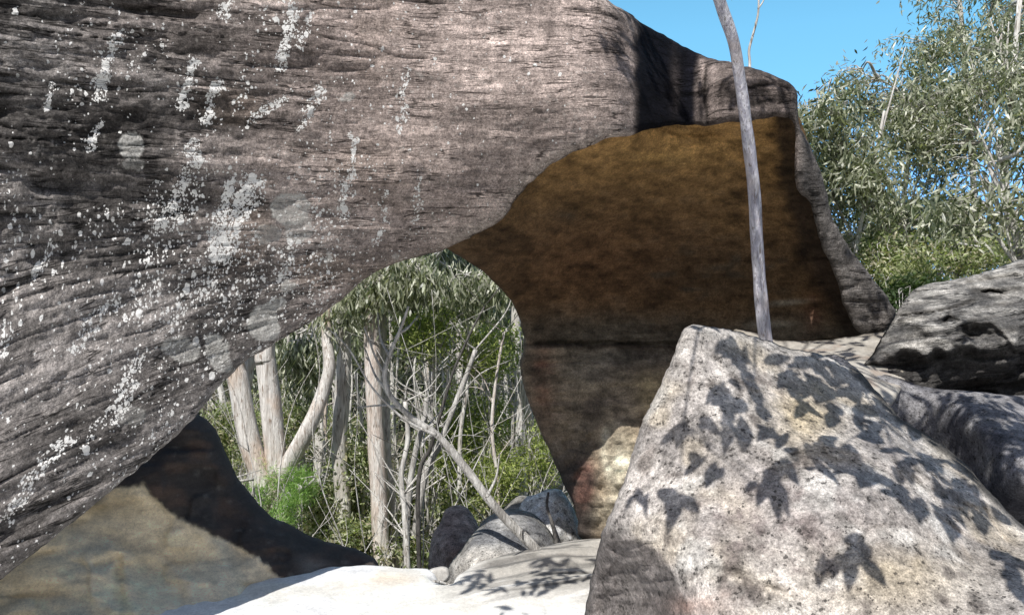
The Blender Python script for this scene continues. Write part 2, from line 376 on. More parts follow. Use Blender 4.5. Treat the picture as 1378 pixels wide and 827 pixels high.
def face_col(st, X, px, py, dist, dd):
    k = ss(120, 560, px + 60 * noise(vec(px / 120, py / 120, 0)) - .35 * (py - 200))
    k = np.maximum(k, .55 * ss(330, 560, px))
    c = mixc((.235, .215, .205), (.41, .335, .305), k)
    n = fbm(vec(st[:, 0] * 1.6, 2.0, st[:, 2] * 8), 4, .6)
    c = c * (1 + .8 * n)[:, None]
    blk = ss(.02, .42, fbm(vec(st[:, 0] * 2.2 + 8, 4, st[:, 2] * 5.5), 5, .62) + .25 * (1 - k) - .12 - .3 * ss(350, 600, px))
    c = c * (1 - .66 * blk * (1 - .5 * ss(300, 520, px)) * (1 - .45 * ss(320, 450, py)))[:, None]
    scr = ss(.25, .6, fbm(vec(px / 5, py / 3.5, 6), 3, .7)) * ss(-.2, .3, fbm(vec(px / 60, py / 22, 3), 3))
    c = mixc(c, (.48, .45, .42), .5 * scr)
    c = c * np.array([1.0, 1.0, 1.0])
    # stains running down, pale bands along the bedding
    vs = fbm(vec(px / 13, py / 120, 4), 3); c = c * (1 + .35 * vs * ss(430, 600, px) * ss(330, 60, py))[:, None]
    pale = ss(.15, .6, fbm(vec(st[:, 0] * 1.3, 5, st[:, 2] * 11), 3)) * ss(420, 620, px) * ss(120, 240, py)
    c = mixc(c, (.36, .31, .28), .5 * pale)
    warm = ss(.0, .5, fbm(vec(st[:, 0] * 3, 1, st[:, 2] * 5), 3)) * ss(200, 350, px) * ss(620, 420, px)
    c = mixc(c, (.24, .18, .14), .4 * warm)
    edge = ss(26, 4, dist) * ss(560, 640, px) * ss(900, 820, px); c = mixc(c, (.42, .37, .33), .45 * edge)
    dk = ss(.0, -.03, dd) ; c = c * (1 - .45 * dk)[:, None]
    brow_shade = ss(850, 862, px) * ss(950, 925, px) + .7 * gauss(px, py, 830, 50, 16, 60, .2) + .6 * gauss(px, py, 1010, 130, 12, 30)  # painted shade of the turned-away brow facet, plus dark patches and skyline edge
    brow_shade = np.maximum(brow_shade, .62 * ss(985, 1010, px) * ss(1100, 1060, px) * (.6 + .6 * vs)); brow_shade = np.maximum(brow_shade, .75 * ss(15, 3, dist) * ss(820, 850, px) * ss(200, 120, py))
    c = c * (1 - .80 * np.clip(brow_shade, 0, 1) * (.85 + .3 * vs))[:, None]
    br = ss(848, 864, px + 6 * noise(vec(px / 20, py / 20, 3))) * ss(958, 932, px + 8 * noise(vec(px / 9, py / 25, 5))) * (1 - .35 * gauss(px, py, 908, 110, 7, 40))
    c = mixc(c, (.006, .006, .010), np.clip(1.0 * br, 0, 1))  # near-black colour stands in for shade on the brow facet
    br2 = ss(935, 960, px) * ss(1090, 1060, px) * ss(215, 190, py); c = c * (1 - .5 * br2 * (1 + .8 * fbm(vec(px / 9, py / 40, 2), 3)))[:, None]
    lc_ = polyd(px, py, [(1008, 118), (1040, 112), (1066, 120)]); lc_ = np.minimum(lc_, polyd(px, py, [(1010, 142), (1035, 134), (1068, 136)])); lc_ = np.minimum(lc_, polyd(px, py, [(950, 90), (948, 120), (952, 165)]))
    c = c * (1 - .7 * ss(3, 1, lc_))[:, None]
    rim = ss(1060, 1085, px); c = mixc(c, (.17, .155, .145), rim)
    c = c * (1 + .5 * rim * fbm(vec(px / 16, py / 16, 9), 4))[:, None]
    return np.clip(c, .006, .8)
arch = empty('sandstone_arch', (0.6, 6.2, 0.0))
tag(arch, 'huge overhanging sandstone arch with white lichen streaks on a dark face and a brown hollow', 'rock arch')
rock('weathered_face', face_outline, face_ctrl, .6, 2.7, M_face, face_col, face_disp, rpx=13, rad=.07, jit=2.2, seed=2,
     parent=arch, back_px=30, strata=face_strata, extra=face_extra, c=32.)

cave_outline = [(590, 326), (603, 336), (625, 348), (650, 365), (675, 390), (692, 413), (701, 437), (705, 460), (700, 490), (705, 522), (718, 557),
    (733, 592), (748, 625), (760, 655), (772, 680), (778, 700), (780, 722), (820, 732), (900, 740), (980, 740), (1010, 640), (1060, 520), (1160, 480), (1185, 445), (1150, 360), (1122, 300), (1100, 240),
    (1082, 175), (1060, 140), (1000, 140), (930, 140), (860, 152), (800, 165), (745, 190), (700, 225), (670, 262), (640, 296), (610, 318)]
cave_ctrl = [(595, 328, 4.95), (640, 300, 4.95), (700, 240, 4.92), (760, 200, 4.86), (850, 165, 4.8), (885, 155, 5.1), (930, 150, 5.3), (1000, 145, 5.2), (1060, 145, 5.2), (1090, 200, 5.35), (1120, 300, 5.6), (1160, 400, 5.85),
    (625, 345, 5.1), (675, 392, 5.7), (700, 437, 6.1), (705, 475, 6.2), (750, 260, 5.25), (850, 220, 5.25), (950, 210, 5.45), (1030, 200, 5.5),
    (750, 330, 5.7), (850, 300, 5.9), (950, 300, 6.0), (1050, 300, 5.95), (850, 380, 6.3), (950, 400, 6.4), (1050, 400, 6.3), (850, 450, 6.35), (950, 455, 6.4), (1050, 455, 6.35), (1120, 440, 6.15),
    (800, 520, 6.15), (730, 560, 6.25), (760, 640, 6.2), (830, 560, 6.0), (820, 640, 5.75), (870, 520, 5.95), (790, 700, 5.95), (850, 700, 5.8), (950, 620, 6.1), (780, 722, 6.0)]
def cave_disp(st, X, px, py, dist):
    e = .25 + .75 * ss(0, 30, dist)
    crack_y = 462 + 7 * fbm(vec(px / 40, 0, 0), 4)
    d = .06 * fbm(st * [1.2, 1.2, 2.4], 3) + .035 * fbm(vec(st[:, 0] * 1.6, 0, st[:, 2] * 8), 5, .6) + .014 * fbm(st * [9, 9, 18], 3)
    g = noise(vec(st[:, 0] * 1.1, 5, st[:, 2] * 7)); d -= .03 * np.maximum(0, 1 - np.abs(g) * 4) ** 2
    d += .06 * ss(crack_y - 3, crack_y + 6, py) * ss(690, 730, px)
    d -= .10 * np.exp(-((py - crack_y) / 3.0) ** 2) * ss(690, 730, px)
    d += ss(560, 610, py) * (.03 * fbm(vec(px / 13, py / 9, 4), 4) + .03 * ss(0, .15, noise(vec(px / 16, py / 12, 9))))
    # broken lip lower right and bottom knob of the pillar
    d += .06 * np.exp(-(polyd(px, py, [(800, 440 + 80), (835, 575), (838, 622), (860, 640)]) / 14) ** 2)
    d += .04 * gauss(px, py, 880, 535, 24, 22)
    return d * e
def cave_col(st, X, px, py, dist, dd):
    n = fbm(vec(px / 70, py / 34, 3), 4); n2 = fbm(vec(px / 22, py / 10, 8), 4)
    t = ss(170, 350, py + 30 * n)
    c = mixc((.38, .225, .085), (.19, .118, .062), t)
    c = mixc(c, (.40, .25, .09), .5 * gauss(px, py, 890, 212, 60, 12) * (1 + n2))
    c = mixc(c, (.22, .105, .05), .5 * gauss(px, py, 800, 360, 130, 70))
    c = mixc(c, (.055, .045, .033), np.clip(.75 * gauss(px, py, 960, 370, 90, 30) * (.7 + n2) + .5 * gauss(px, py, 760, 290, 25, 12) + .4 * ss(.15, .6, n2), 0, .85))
    c = mixc(c, (.14, .13, .105), .7 * ss(400, 450, py + 20 * n))
    lo = ss(456, 468, py + 8 * n2)
    c = mixc(c, (.30, .235, .165), .8 * lo); c = mixc(c, (.24, .24, .22), .35 * gauss(px, py, 850, 480, 60, 12) + .25 * gauss(px, py, 790, 500, 50, 30))
    c = mixc(c, (.09, .07, .055), .75 * ss(.05, .6, fbm(vec(px / 40, py / 55, 5), 4)) * lo)
    c = mixc(c, (.16, .05, .03), .45 * gauss(px, py, 730, 520, 18, 60) * (1 + n2))
    c = mixc(c, (.55, .43, .25), np.clip(1.0 * gauss(px, py, 878, 530, 18, 22) + .4 * gauss(px, py, 880, 510, 26, 14), 0, .9))
    c = mixc(c, (.05, .04, .035), .93 * ss(575, 640, py + 14 * n2) * ss(812, 790, px + 8 * n2))  # dark colour painted in to hide the left of the sunlit arc
    c = mixc(c, (.66, .60, .46), np.clip(1.1 * gauss(px, py, 838, 632, 18, 44) * (1 + .5 * n2) + .5 * gauss(px, py, 822, 690, 20, 20) + .6 * np.exp(-(polyd(px, py, [(815, 580), (812, 610), (820, 640)]) / 5) ** 2), 0, .92))
    red = np.clip(1.2 * gauss(px, py, 786, 655, 13, 28, .2) * (.6 + ss(-.3, .4, n2)), 0, .85)
    c = mixc(c, (.17, .075, .055), .6 * red)
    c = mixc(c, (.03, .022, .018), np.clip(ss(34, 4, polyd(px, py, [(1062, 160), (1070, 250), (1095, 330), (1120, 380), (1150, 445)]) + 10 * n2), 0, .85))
    c = mixc(c, (.16, .05, .03), .3 * gauss(px, py, 1094, 420, 14, 34) * (1 + n2))
    c = mixc(c, (.5, .46, .38), np.clip(.8 * gauss(px, py, 1058, 407, 26, 3.5, -.08) + .7 * gauss(px, py, 1035, 436, 24, 4) + .5 * gauss(px, py, 1140, 405, 4, 8), 0, .8))
    cr = np.abs(py - 462 - 7 * fbm(vec(px / 40, 0, 0), 4)); c = c * (1 - .7 * ss(3.5, 1, cr) * ss(-.5, .2, noise(vec(px / 30, 3, 3))))[:, None]
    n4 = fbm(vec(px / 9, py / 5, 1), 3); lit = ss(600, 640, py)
    return np.clip(c * (1 + .8 * n2 + .35 * n4)[:, None] * (.74 + .45 * gauss(px, py, 900, 190, 170, 30) + .16 * ss(470, 500, py) + .2 * lit)[:, None] * (1 - .35 * ss(760, 640, px) * ss(600, 300, py))[:, None], .008, .75)  # gains paint in a glow on the upper lip and a lit foot
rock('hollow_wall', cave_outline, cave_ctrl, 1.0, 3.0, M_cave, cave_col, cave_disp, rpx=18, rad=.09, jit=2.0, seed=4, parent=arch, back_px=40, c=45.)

# ------------------------------------------------------------------ shaded rock lower left
def ll_disp(st, X, px, py, dist):
    e = .3 + .7 * ss(0, 25, dist)
    bd_ = np.interp(px, [-300, 60, 150, 195, 212, 228, 262, 300, 335, 372, 400, 430, 520], [760, 700, 655, 650, 672, 690, 705, 722, 742, 772, 800, 830, 850])
    hol_ = ss(-3, 9, py - bd_); LLH = hol_ * .015
    edge = polyd(px, py, [(-40, 640), (120, 640), (190, 650), (215, 665), (222, 690), (260, 700), (300, 722), (335, 745), (375, 772), (400, 795)])
    d = .07 * fbm(st * 2.2, 3) + .03 * fbm(st * [6, 6, 12], 4)
    d += .035 * ss(.1, -.25, noise(vec(px / 34, py / 22, 4))) * 1.0
    d += .04 * np.exp(-(polyd(px, py, [(150, 735), (200, 745), (230, 760), (255, 790)]) / 10) ** 2)
    pk = polyd(px, py, [(130, 760), (158, 752), (160, 790), (170, 827)])
    d -= .05 * np.exp(-(pk / 7) ** 2)
    d -= LLH + .03 * hol_ * np.maximum(0, fbm(vec(px / 55, py / 32, 12), 2)) + .012 * hol_ * noise(vec(np.hypot((px - 60) * .8, py - 860) / 13, 0 * px, 0 * px + 2))
    d -= .04 * gauss(px, py, 195, 765, 22, 12) + .05 * gauss(px, py, 60, 800, 40, 18)
    return d * e
def ll_col(st, X, px, py, dist, dd):
    wob = 5 * noise(vec(px / 30, py / 30, 1)) + 2.5 * noise(vec(px / 6, py / 6, 1))
    xs = [-300, 60, 150, 195, 212, 228, 262, 300, 335, 372, 400, 430, 520]; ys = [760, 700, 655, 650, 672, 690, 705, 722, 742, 772, 800, 830, 850]
    bd = np.interp(px, xs, ys)
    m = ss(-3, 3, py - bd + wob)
    n = fbm(vec(px / 60, py / 22, 3), 4)
    ar = np.hypot((px - 60) * .8, (py - 860)) / 13 + 2.5 * fbm(vec(px / 60, py / 60, 5), 3)
    pale = mixc((.97, .84, .62), (.90, .77, .56), ss(-.5, .6, noise(vec(ar, 0 * ar, 0 * ar + 2)) + n * .5))
    pale = pale * (1 + .14 * fbm(vec(px / 12, py / 8, 7), 4, .65))[:, None]
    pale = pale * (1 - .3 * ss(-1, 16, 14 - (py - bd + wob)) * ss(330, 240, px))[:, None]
    pale = mixc(pale, (.50, .36, .17), np.clip(.45 * gauss(px, py, 120, 680, 75, 16) * (1 + n) + .12 * gauss(px, py, 180, 750, 45, 14) + .1 * ss(.1, .5, n) * ss(200, 40, px), 0, .8))
    pale = mixc(pale, (.24, .18, .12), np.clip(.3 * ss(160, 0, px + .8 * (py - 700)) , 0, .8))
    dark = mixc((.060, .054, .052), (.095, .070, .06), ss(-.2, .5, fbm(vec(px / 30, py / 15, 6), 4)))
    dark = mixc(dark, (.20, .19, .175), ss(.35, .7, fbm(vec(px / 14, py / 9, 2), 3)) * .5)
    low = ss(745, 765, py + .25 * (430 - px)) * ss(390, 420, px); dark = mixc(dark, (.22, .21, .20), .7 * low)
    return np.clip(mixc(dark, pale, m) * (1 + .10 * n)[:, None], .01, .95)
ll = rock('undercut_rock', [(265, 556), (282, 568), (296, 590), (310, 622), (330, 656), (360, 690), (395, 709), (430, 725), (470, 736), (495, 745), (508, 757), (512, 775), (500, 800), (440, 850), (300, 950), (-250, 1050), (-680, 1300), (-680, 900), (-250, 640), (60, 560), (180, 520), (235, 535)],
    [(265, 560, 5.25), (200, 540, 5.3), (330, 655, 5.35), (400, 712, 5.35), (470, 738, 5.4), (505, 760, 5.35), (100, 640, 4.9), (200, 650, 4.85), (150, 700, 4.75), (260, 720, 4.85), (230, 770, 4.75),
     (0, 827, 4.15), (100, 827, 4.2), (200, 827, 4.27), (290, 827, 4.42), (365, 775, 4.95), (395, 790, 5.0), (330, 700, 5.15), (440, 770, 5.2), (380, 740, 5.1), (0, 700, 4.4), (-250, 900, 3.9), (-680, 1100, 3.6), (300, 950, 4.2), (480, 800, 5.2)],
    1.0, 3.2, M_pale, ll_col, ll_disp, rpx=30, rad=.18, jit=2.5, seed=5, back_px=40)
tag(ll, 'shaded undercut rock with a dark crest and pale scooped hollow beneath the overhang', 'boulder')

# ------------------------------------------------------------------ big foreground boulder
def fg_disp(st, X, px, py, dist):
    e = .25 + .75 * ss(0, 25, dist)
    d = .045 * fbm(st * 1.8, 3) + .018 * fbm(st * 6, 4) + .006 * fbm(st * 26, 3)
    rg = noise(st * 2.6 + 3); d -= .022 * np.maximum(0, 1 - np.abs(rg) * 5) ** 2 * ss(-.1, .4, noise(st * 1.7 + 11))
    d -= .012 * ss(.05, .12, fbm(st * 4.2 + 21, 3))
    lfz = ss(700, 740, py) * ss(930, 880, px); d += lfz * (.045 * fbm(vec(px / 50, py / 13, 4), 4) - .02 * ss(0, .1, noise(vec(px / 30, py / 16, 9))))
    rid = polyd(px, py, [(1055, 610), (1090, 592), (1150, 600), (1200, 612), (1250, 640)])
    d += .055 * np.exp(-(rid / 17) ** 2)
    d -= .03 * np.exp(-(polyd(px, py, [(1080, 625), (1150, 630), (1230, 650)]) / 12) ** 2)
    d += .02 * fbm(vec(px / 60, py / 14, 2), 3) * ss(730, 770, py) * ss(940, 900, px)
    d -= .03 * np.exp(-(polyd(px, py, [(918, 790), (960, 765), (1000, 780), (1060, 800)]) / 8) ** 2)
    return d * e
def fg_col(st, X, px, py, dist, dd):
    n = fbm(st * 3.5, 4); n2 = fbm(st * 10 + 4, 4, .65); n3 = fbm(st * 24, 3, .7)
    c = mixc((.31, .285, .27), (.54, .50, .465), ss(-.35, .4, n + .5 * n2))
    c = mixc(c, (.46, .37, .22), np.clip(.3 * ss(.1, .5, fbm(st * 4 + 9, 3)) + .7 * gauss(px, py, 1085, 560, 45, 40) * (1 + n2) + .4 * gauss(px, py, 1200, 780, 120, 50), 0, .7))
    c = mixc(c, (.13, .11, .10), .8 * ss(.1, .55, n2 + .3 * n))
    c = mixc(c, (.20, .165, .16), .75 * gauss(px, py, 1050, 700, 120, 60) * (.7 + n2))
    c = mixc(c, (.56, .54, .51), .6 * ss(.3, .6, fbm(st * 5 + 30, 4)))
    rim = ss(26, 3, dist) * ss(860, 960, px); c = mixc(c, (.55, .52, .48), .4 * rim)
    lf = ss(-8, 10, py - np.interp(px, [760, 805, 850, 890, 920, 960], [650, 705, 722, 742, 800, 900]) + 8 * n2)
    c = mixc(c, (.13, .115, .11), .85 * lf * ss(965, 915, px))  # shade on the lower left facet, painted into the colour
    c = mixc(c, (.30, .18, .14), .5 * gauss(px, py, 940, 815, 45, 16) * (1 + n2))
    c = c * (1 - .8 * ss(11, 3, polyd(px, py, [(1150, 497), (1185, 532), (1210, 560), (1245, 584), (1290, 616), (1330, 660), (1378, 706)])))[:, None]  # crack shade painted dark along the right edge
    return np.clip(c * (1 + .6 * n3)[:, None], .02, .8)
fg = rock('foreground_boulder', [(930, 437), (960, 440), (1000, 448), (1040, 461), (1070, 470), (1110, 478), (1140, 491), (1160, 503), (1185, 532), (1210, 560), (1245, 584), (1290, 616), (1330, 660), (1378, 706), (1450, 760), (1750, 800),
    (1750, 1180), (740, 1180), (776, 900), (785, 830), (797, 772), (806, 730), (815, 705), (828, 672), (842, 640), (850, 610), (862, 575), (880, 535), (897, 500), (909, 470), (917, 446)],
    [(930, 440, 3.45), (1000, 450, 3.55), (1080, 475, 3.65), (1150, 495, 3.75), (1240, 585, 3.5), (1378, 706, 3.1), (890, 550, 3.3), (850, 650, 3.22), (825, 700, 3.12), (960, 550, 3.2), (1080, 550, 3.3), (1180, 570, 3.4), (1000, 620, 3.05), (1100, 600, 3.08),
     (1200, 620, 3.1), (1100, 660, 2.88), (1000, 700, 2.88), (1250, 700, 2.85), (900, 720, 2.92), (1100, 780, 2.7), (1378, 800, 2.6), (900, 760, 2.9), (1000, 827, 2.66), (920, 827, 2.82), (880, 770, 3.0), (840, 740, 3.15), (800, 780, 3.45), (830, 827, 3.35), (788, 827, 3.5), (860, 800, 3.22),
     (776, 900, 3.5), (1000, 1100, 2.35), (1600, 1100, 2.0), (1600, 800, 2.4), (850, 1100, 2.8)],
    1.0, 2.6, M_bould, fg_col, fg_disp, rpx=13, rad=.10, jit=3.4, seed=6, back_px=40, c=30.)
tag(fg, 'large pale speckled boulder in the foreground with leaf shadows across it', 'boulder')

def gen_disp(a=.03, b=.01, f=2.2, sx=1.0):
    return lambda st, X, px, py, dist: (a * fbm(st * [f, f, f * sx], 3) + b * fbm(st * [f * 4, f * 4, f * 4 * sx], 4)) * (.3 + .7 * ss(0, 15, dist))
def gen_col(lo, hi, f=4, k=.5, sp=None, spk=.5):
    def g(st, X, px, py, dist, dd):
        n = fbm(st * f, 4, .6); n2 = fbm(st * f * 5, 3, .7)
        c = mixc(lo, hi, ss(-.4, .4, n))
        if sp: c = mixc(c, sp, spk * ss(.1, .5, fbm(st * f * 1.7 + 20, 4)))
        return np.clip(c * (1 + k * n2)[:, None], .012, .8)
    return g
bb = rock('cracked_boulder', [(1120, 478), (1165, 502), (1195, 504), (1220, 512), (1245, 521), (1300, 526), (1378, 532), (1600, 545), (1750, 600), (1750, 1000), (1400, 900), (1250, 760), (1150, 640), (1110, 540)],
    [(1165, 503, 4.6), (1245, 521, 4.6), (1378, 532, 4.5), (1200, 540, 4.55), (1300, 560, 4.15), (1378, 580, 4.0), (1225, 575, 4.6), (1290, 616, 4.3), (1320, 600, 4.05), (1378, 670, 3.75), (1378, 706, 4.1), (1600, 600, 4.0), (1600, 800, 3.4), (1200, 700, 3.9), (1400, 850, 3.35)],
    .9, 3.0, M_bould, gen_col((.115, .115, .13), (.27, .262, .27), 4, .6, (.36, .35, .34), .4), gen_disp(.03, .01), rpx=26, rad=.12, jit=1.8, seed=8, back_px=40)
tag(bb, 'grey boulder with blotchy shadow behind the crack, right of the foreground boulder', 'boulder')
ld = rock('stone_ledge', [(985, 446), (1040, 456), (1075, 458), (1110, 457), (1150, 452), (1186, 447), (1215, 452), (1225, 480), (1215, 520), (1180, 560), (1100, 570), (990, 540)],
    [(985, 446, 5.9), (1040, 456, 5.75), (1110, 457, 5.75), (1190, 448, 5.7), (1100, 475, 5.1), (1160, 490, 4.8), (1180, 510, 4.65), (1100, 560, 4.3), (1220, 500, 4.9)],
    .5, 3.0, M_slab, gen_col((.30, .27, .23), (.48, .45, .40), 4, .3, (.26, .17, .12), .5), gen_disp(.02, .008, 3, 2), rpx=8, rad=.04, jit=1.2, seed=9, back_px=25)
tag(ld, 'narrow pale stone ledge at the foot of the hollow behind the thin trunk', 'ledge')
def hw_disp(st, X, px, py, dist):
    v = X[:, 2] - .16 * X[:, 0] + .03 * fbm(X * 2.5, 2)
    s = fbm(vec(X[:, 0] * 1.2, 1, v * 11), 4, .6)
    g = noise(vec(X[:, 0] * 1.3, 4, v * 8)); gr = np.maximum(0, 1 - np.abs(g) * 3) ** 2
    d = .06 * s - .07 * gr + .012 * fbm(vec(X[:, 0] * 5, 3, v * 45), 3)
    wx = px + 9 * noise(vec(px / 11, py / 11, 4)); wy = py + 5 * noise(vec(px / 9, py / 9, 8)) + .12 * (px - 1300)
    hol = np.zeros(len(px))
    for (cx, cy, rx, ry, r) in [(1308, 447, 22, 8, .2), (1335, 393, 14, 3, .2), (1275, 430, 8, 4, .3)]:
        hol += gauss(wx, wy - .12 * (cx - 1300), cx, cy, rx, ry, r)
    hn = noise(vec(X[:, 0] * 5 + 3, 2, v * 14)); hol += ss(.35, .75, hn) * .6
    hn2 = noise(vec(X[:, 0] * 11 + 3, 5, v * 30)); hol += ss(.3, .8, hn2) * .22
    d -= .12 * hol
    und = ss(-6, 10, py - np.interp(px, [1160, 1200, 1240, 1300, 1378, 1450], [495, 478, 476, 470, 468, 462]) + 6 * noise(vec(px / 15, 0, 3)))
    d -= .17 * und
    return d * (.3 + .7 * ss(0, 10, dist))
def hw_col(st, X, px, py, dist, dd):
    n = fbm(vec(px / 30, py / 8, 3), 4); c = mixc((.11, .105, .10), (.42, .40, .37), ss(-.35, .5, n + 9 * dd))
    c = mixc(c, (.40, .38, .35), .6 * ss(24, 4, dist) * ss(440, 400, py))
    c = mixc(c, (.055, .05, .048), .65 * ss(468, 486, py + 6 * n))  # shade of the underside painted over the lower part
    return np.clip(c * (1 + .5 * fbm(st * 20, 3))[:, None], .012, .7)
hw = rock('etched_boulder', [(1161, 497), (1172, 478), (1186, 455), (1202, 430), (1212, 412), (1226, 393), (1242, 384), (1270, 379), (1300, 372), (1330, 364), (1355, 355), (1378, 349), (1460, 335), (1650, 360), (1750, 500), (1600, 560), (1400, 545), (1330, 541), (1290, 538), (1240, 524), (1205, 506), (1180, 503)],
    [(1165, 495, 4.75), (1186, 455, 4.95), (1212, 412, 5.15), (1270, 379, 5.35), (1378, 350, 5.4), (1250, 430, 4.85), (1350, 430, 4.75), (1250, 480, 4.7), (1350, 480, 4.55), (1300, 530, 4.75), (1378, 540, 4.7), (1600, 450, 4.5), (1600, 350, 5.2)],
    1.1, 2.6, M_honey, hw_col, hw_disp, rpx=14, rad=.08, jit=2.0, seed=10, back_px=40, strata=lambda X, px, py: vec(X[:, 0], X[:, 1], X[:, 2] - .16 * X[:, 0]), c=30.)
tag(hw, 'dark layered boulder with etched hollows resting at the right behind the others', 'boulder')

# ------------------------------------------------------------------ rocks seen through the arch
def rd_col(st, X, px, py, dist, dd):
    n = fbm(st * 4, 4); c = mixc((.19, .19, .195), (.40, .39, .375), ss(-.3, .4, n))
    c = mixc(c, (.44, .41, .37), .8 * ss(0, 25, py - np.interp(px, [600, 640, 690, 740], [722, 720, 735, 790])) * (.6 + n))
    c = mixc(c, (.34, .32, .28), .6 * ss(8, 2, dist)); return np.clip(c * (1 + .45 * fbm(st * 16, 3))[:, None], .012, .6)
o = rock('rounded_boulder', [(600, 792), (601, 775), (606, 758), (620, 740), (632, 722), (646, 705), (662, 692), (685, 684), (708, 687), (728, 698), (741, 714), (749, 732), (752, 760), (730, 800), (660, 815)],
    [(600, 780, 5.7), (620, 745, 5.6), (640, 710, 5.95), (685, 685, 6.15), (735, 705, 6.1), (750, 740, 6.0), (640, 755, 5.4), (690, 720, 5.75), (690, 755, 5.5), (660, 735, 5.6), (720, 735, 5.75), (660, 810, 5.4)],
    .6, 2.2, M_bould, rd_col, gen_disp(.03, .008, 4), rpx=14, rad=.14, jit=1.4, seed=11, back_px=20)
tag(o, 'rounded dark grey boulder under the leaning branch', 'boulder')
o = rock('russet_boulder', [(579, 770), (578, 745), (582, 720), (592, 703), (600, 686), (612, 680), (628, 683), (640, 700), (652, 730), (640, 770), (610, 800)],
    [(580, 760, 6.4), (590, 705, 6.5), (612, 682, 6.7), (640, 700, 6.6), (610, 730, 6.15), (600, 760, 6.05), (630, 770, 6.1)],
    .5, 2.2, M_bould, gen_col((.22, .16, .14), (.42, .33, .29), 5, .5, (.50, .46, .42), .4), gen_disp(.05, .012, 4, 2), rpx=9, rad=.08, jit=1.5, seed=12, back_px=15)
tag(o, 'russet brown boulder left of the rounded dark boulder', 'boulder')
o = rock('sunlit_boulder', [(702, 700), (700, 680), (708, 668), (722, 664), (738, 657), (755, 660), (768, 675), (776, 695), (784, 730), (780, 800), (725, 810)],
    [(702, 690, 6.5), (722, 666, 6.5), (755, 662, 6.55), (778, 715, 6.4), (735, 690, 6.25), (750, 715, 6.2), (735, 800, 6.2)],
    .5, 2.0, M_bould, gen_col((.62, .60, .57), (.88, .86, .82), 6, .3, (.2, .19, .18), .6), gen_disp(.05, .012, 5), rpx=8, rad=.08, jit=1.5, seed=13, back_px=15)
tag(o, 'pale sunlit boulder at the foot of the rock pillar', 'boulder')
o = rock('thicket_boulder', [(640, 735), (650, 700), (672, 690), (690, 672), (705, 666), (722, 674), (730, 700), (740, 740), (735, 830), (645, 830)],
    [(650, 700, 7.3), (690, 675, 7.4), (725, 690, 7.3), (690, 710, 7.0), (690, 820, 7.0)],
    .5, 2.4, M_bould, gen_col((.22, .21, .19), (.44, .41, .37), 5, .5), gen_disp(.05, .012, 4), rpx=8, rad=.08, jit=1.5, seed=14, back_px=15)
tag(o, 'dull grey boulder half hidden in twigs behind the rounded boulder', 'boulder')
stones = [((578, 766), (600, 762), (606, 776), (596, 786), (578, 780), 5.25, 'small white stone at the edge of the sunlit slab'),
          ((750, 716), (768, 714), (776, 726), (776, 780), (744, 780), 6.3, 'small pale stone wedged below the sunlit boulder')]
for i, s in enumerate(stones):
    pts = list(s[:5]); d = s[5]; cx = sum(p[0] for p in pts) / 5; cy = sum(p[1] for p in pts) / 5
    o = rock('stone', pts, [(p[0], p[1], d + .05) for p in pts] + [(cx, cy, d)], .15, 1.8, M_slab, gen_col((.45, .43, .40), (.65, .63, .6), 8, .2), gen_disp(.01, .004, 8), rpx=5, rad=.04, jit=.8, seed=20 + i, back_px=6)
    tag(o, s[6], 'stone')

# ------------------------------------------------------------------ slab, ground
EX = [-6, -1.6, -.84, -.51, -.38, -.22, .05, .37, .59, 1.5, 6]; EY = [5.3, 5.3, 5.24, 5.2, 4.96, 5.25, 5.57, 5.9, 6.1, 6.5, 6.8]
xs = np.concatenate([np.arange(-6, -2, .15), np.arange(-2, 1.2, .016), np.arange(1.2, 6.1, .15)])
ys = np.concatenate([np.arange(-4, 3.6, .15), np.arange(3.6, 6.9, .018)])
gx, gy = np.meshgrid(xs, ys); X = np.stack([gx.ravel(), gy.ravel(), 0 * gx.ravel()], -1)
ye = np.interp(X[:, 0], EX, EY) + .03 * fbm(X * 6, 3)
q = X[:, 1] - ye
warp = X[:, 1] - .55 * X[:, 0]
z = .035 + .035 * fbm(X * 1.3, 3) + .006 * fbm(X * 9, 4) - 1.3 * ss(-.05, .5, q) - .015 * ss(-.3, 0, q)
right = ss(-.45, -.1, X[:, 0]) * ss(4.3, 4.8, X[:, 1])
z += right * (.028 * fbm(vec(X[:, 0] * .8, warp * 5, 1), 3) - .03 * np.maximum(0, 1 - np.abs(noise(vec(X[:, 0] * .6, warp * 3.1, 6))) * 4) ** 2)
z -= .15 * gauss(X[:, 0], X[:, 1], -.40, 4.98, .05, .08)
X[:, 2] = z
n = fbm(X * 3, 4); n2 = fbm(vec(X[:, 0] * 3, warp * 14, 2), 4)
c = mixc((.90, .88, .84), (.76, .74, .69), ss(-.2, .5, n))
c = mixc(c, (.40, .375, .335), right * .85 * ss(-.5, .1, n2 + .3)); c = mixc(c, (.13, .125, .12), right * .8 * ss(.0, .4, n2 + .25 * n))
c = mixc(c, (.66, .50, .33), .35 * gauss(X[:, 0], X[:, 1], -.8, 4.9, .3, .12) * (1 + n))
c = mixc(c, (.32, .29, .24), .6 * ss(-.1, .3, q))
ny, nx = gx.shape; I = np.arange(nx * ny).reshape(ny, nx)
Q = np.stack([I[:-1, :-1], I[:-1, 1:], I[1:, 1:], I[1:, :-1]], -1).reshape(-1, 4)
tag(mesh_obj('rock_slab', X, Q, M_slab, None, {'Col': np.clip(c, .02, .8), 'st': X}), 'broad sunlit sandstone slab under the arch', None, None, 'structure')

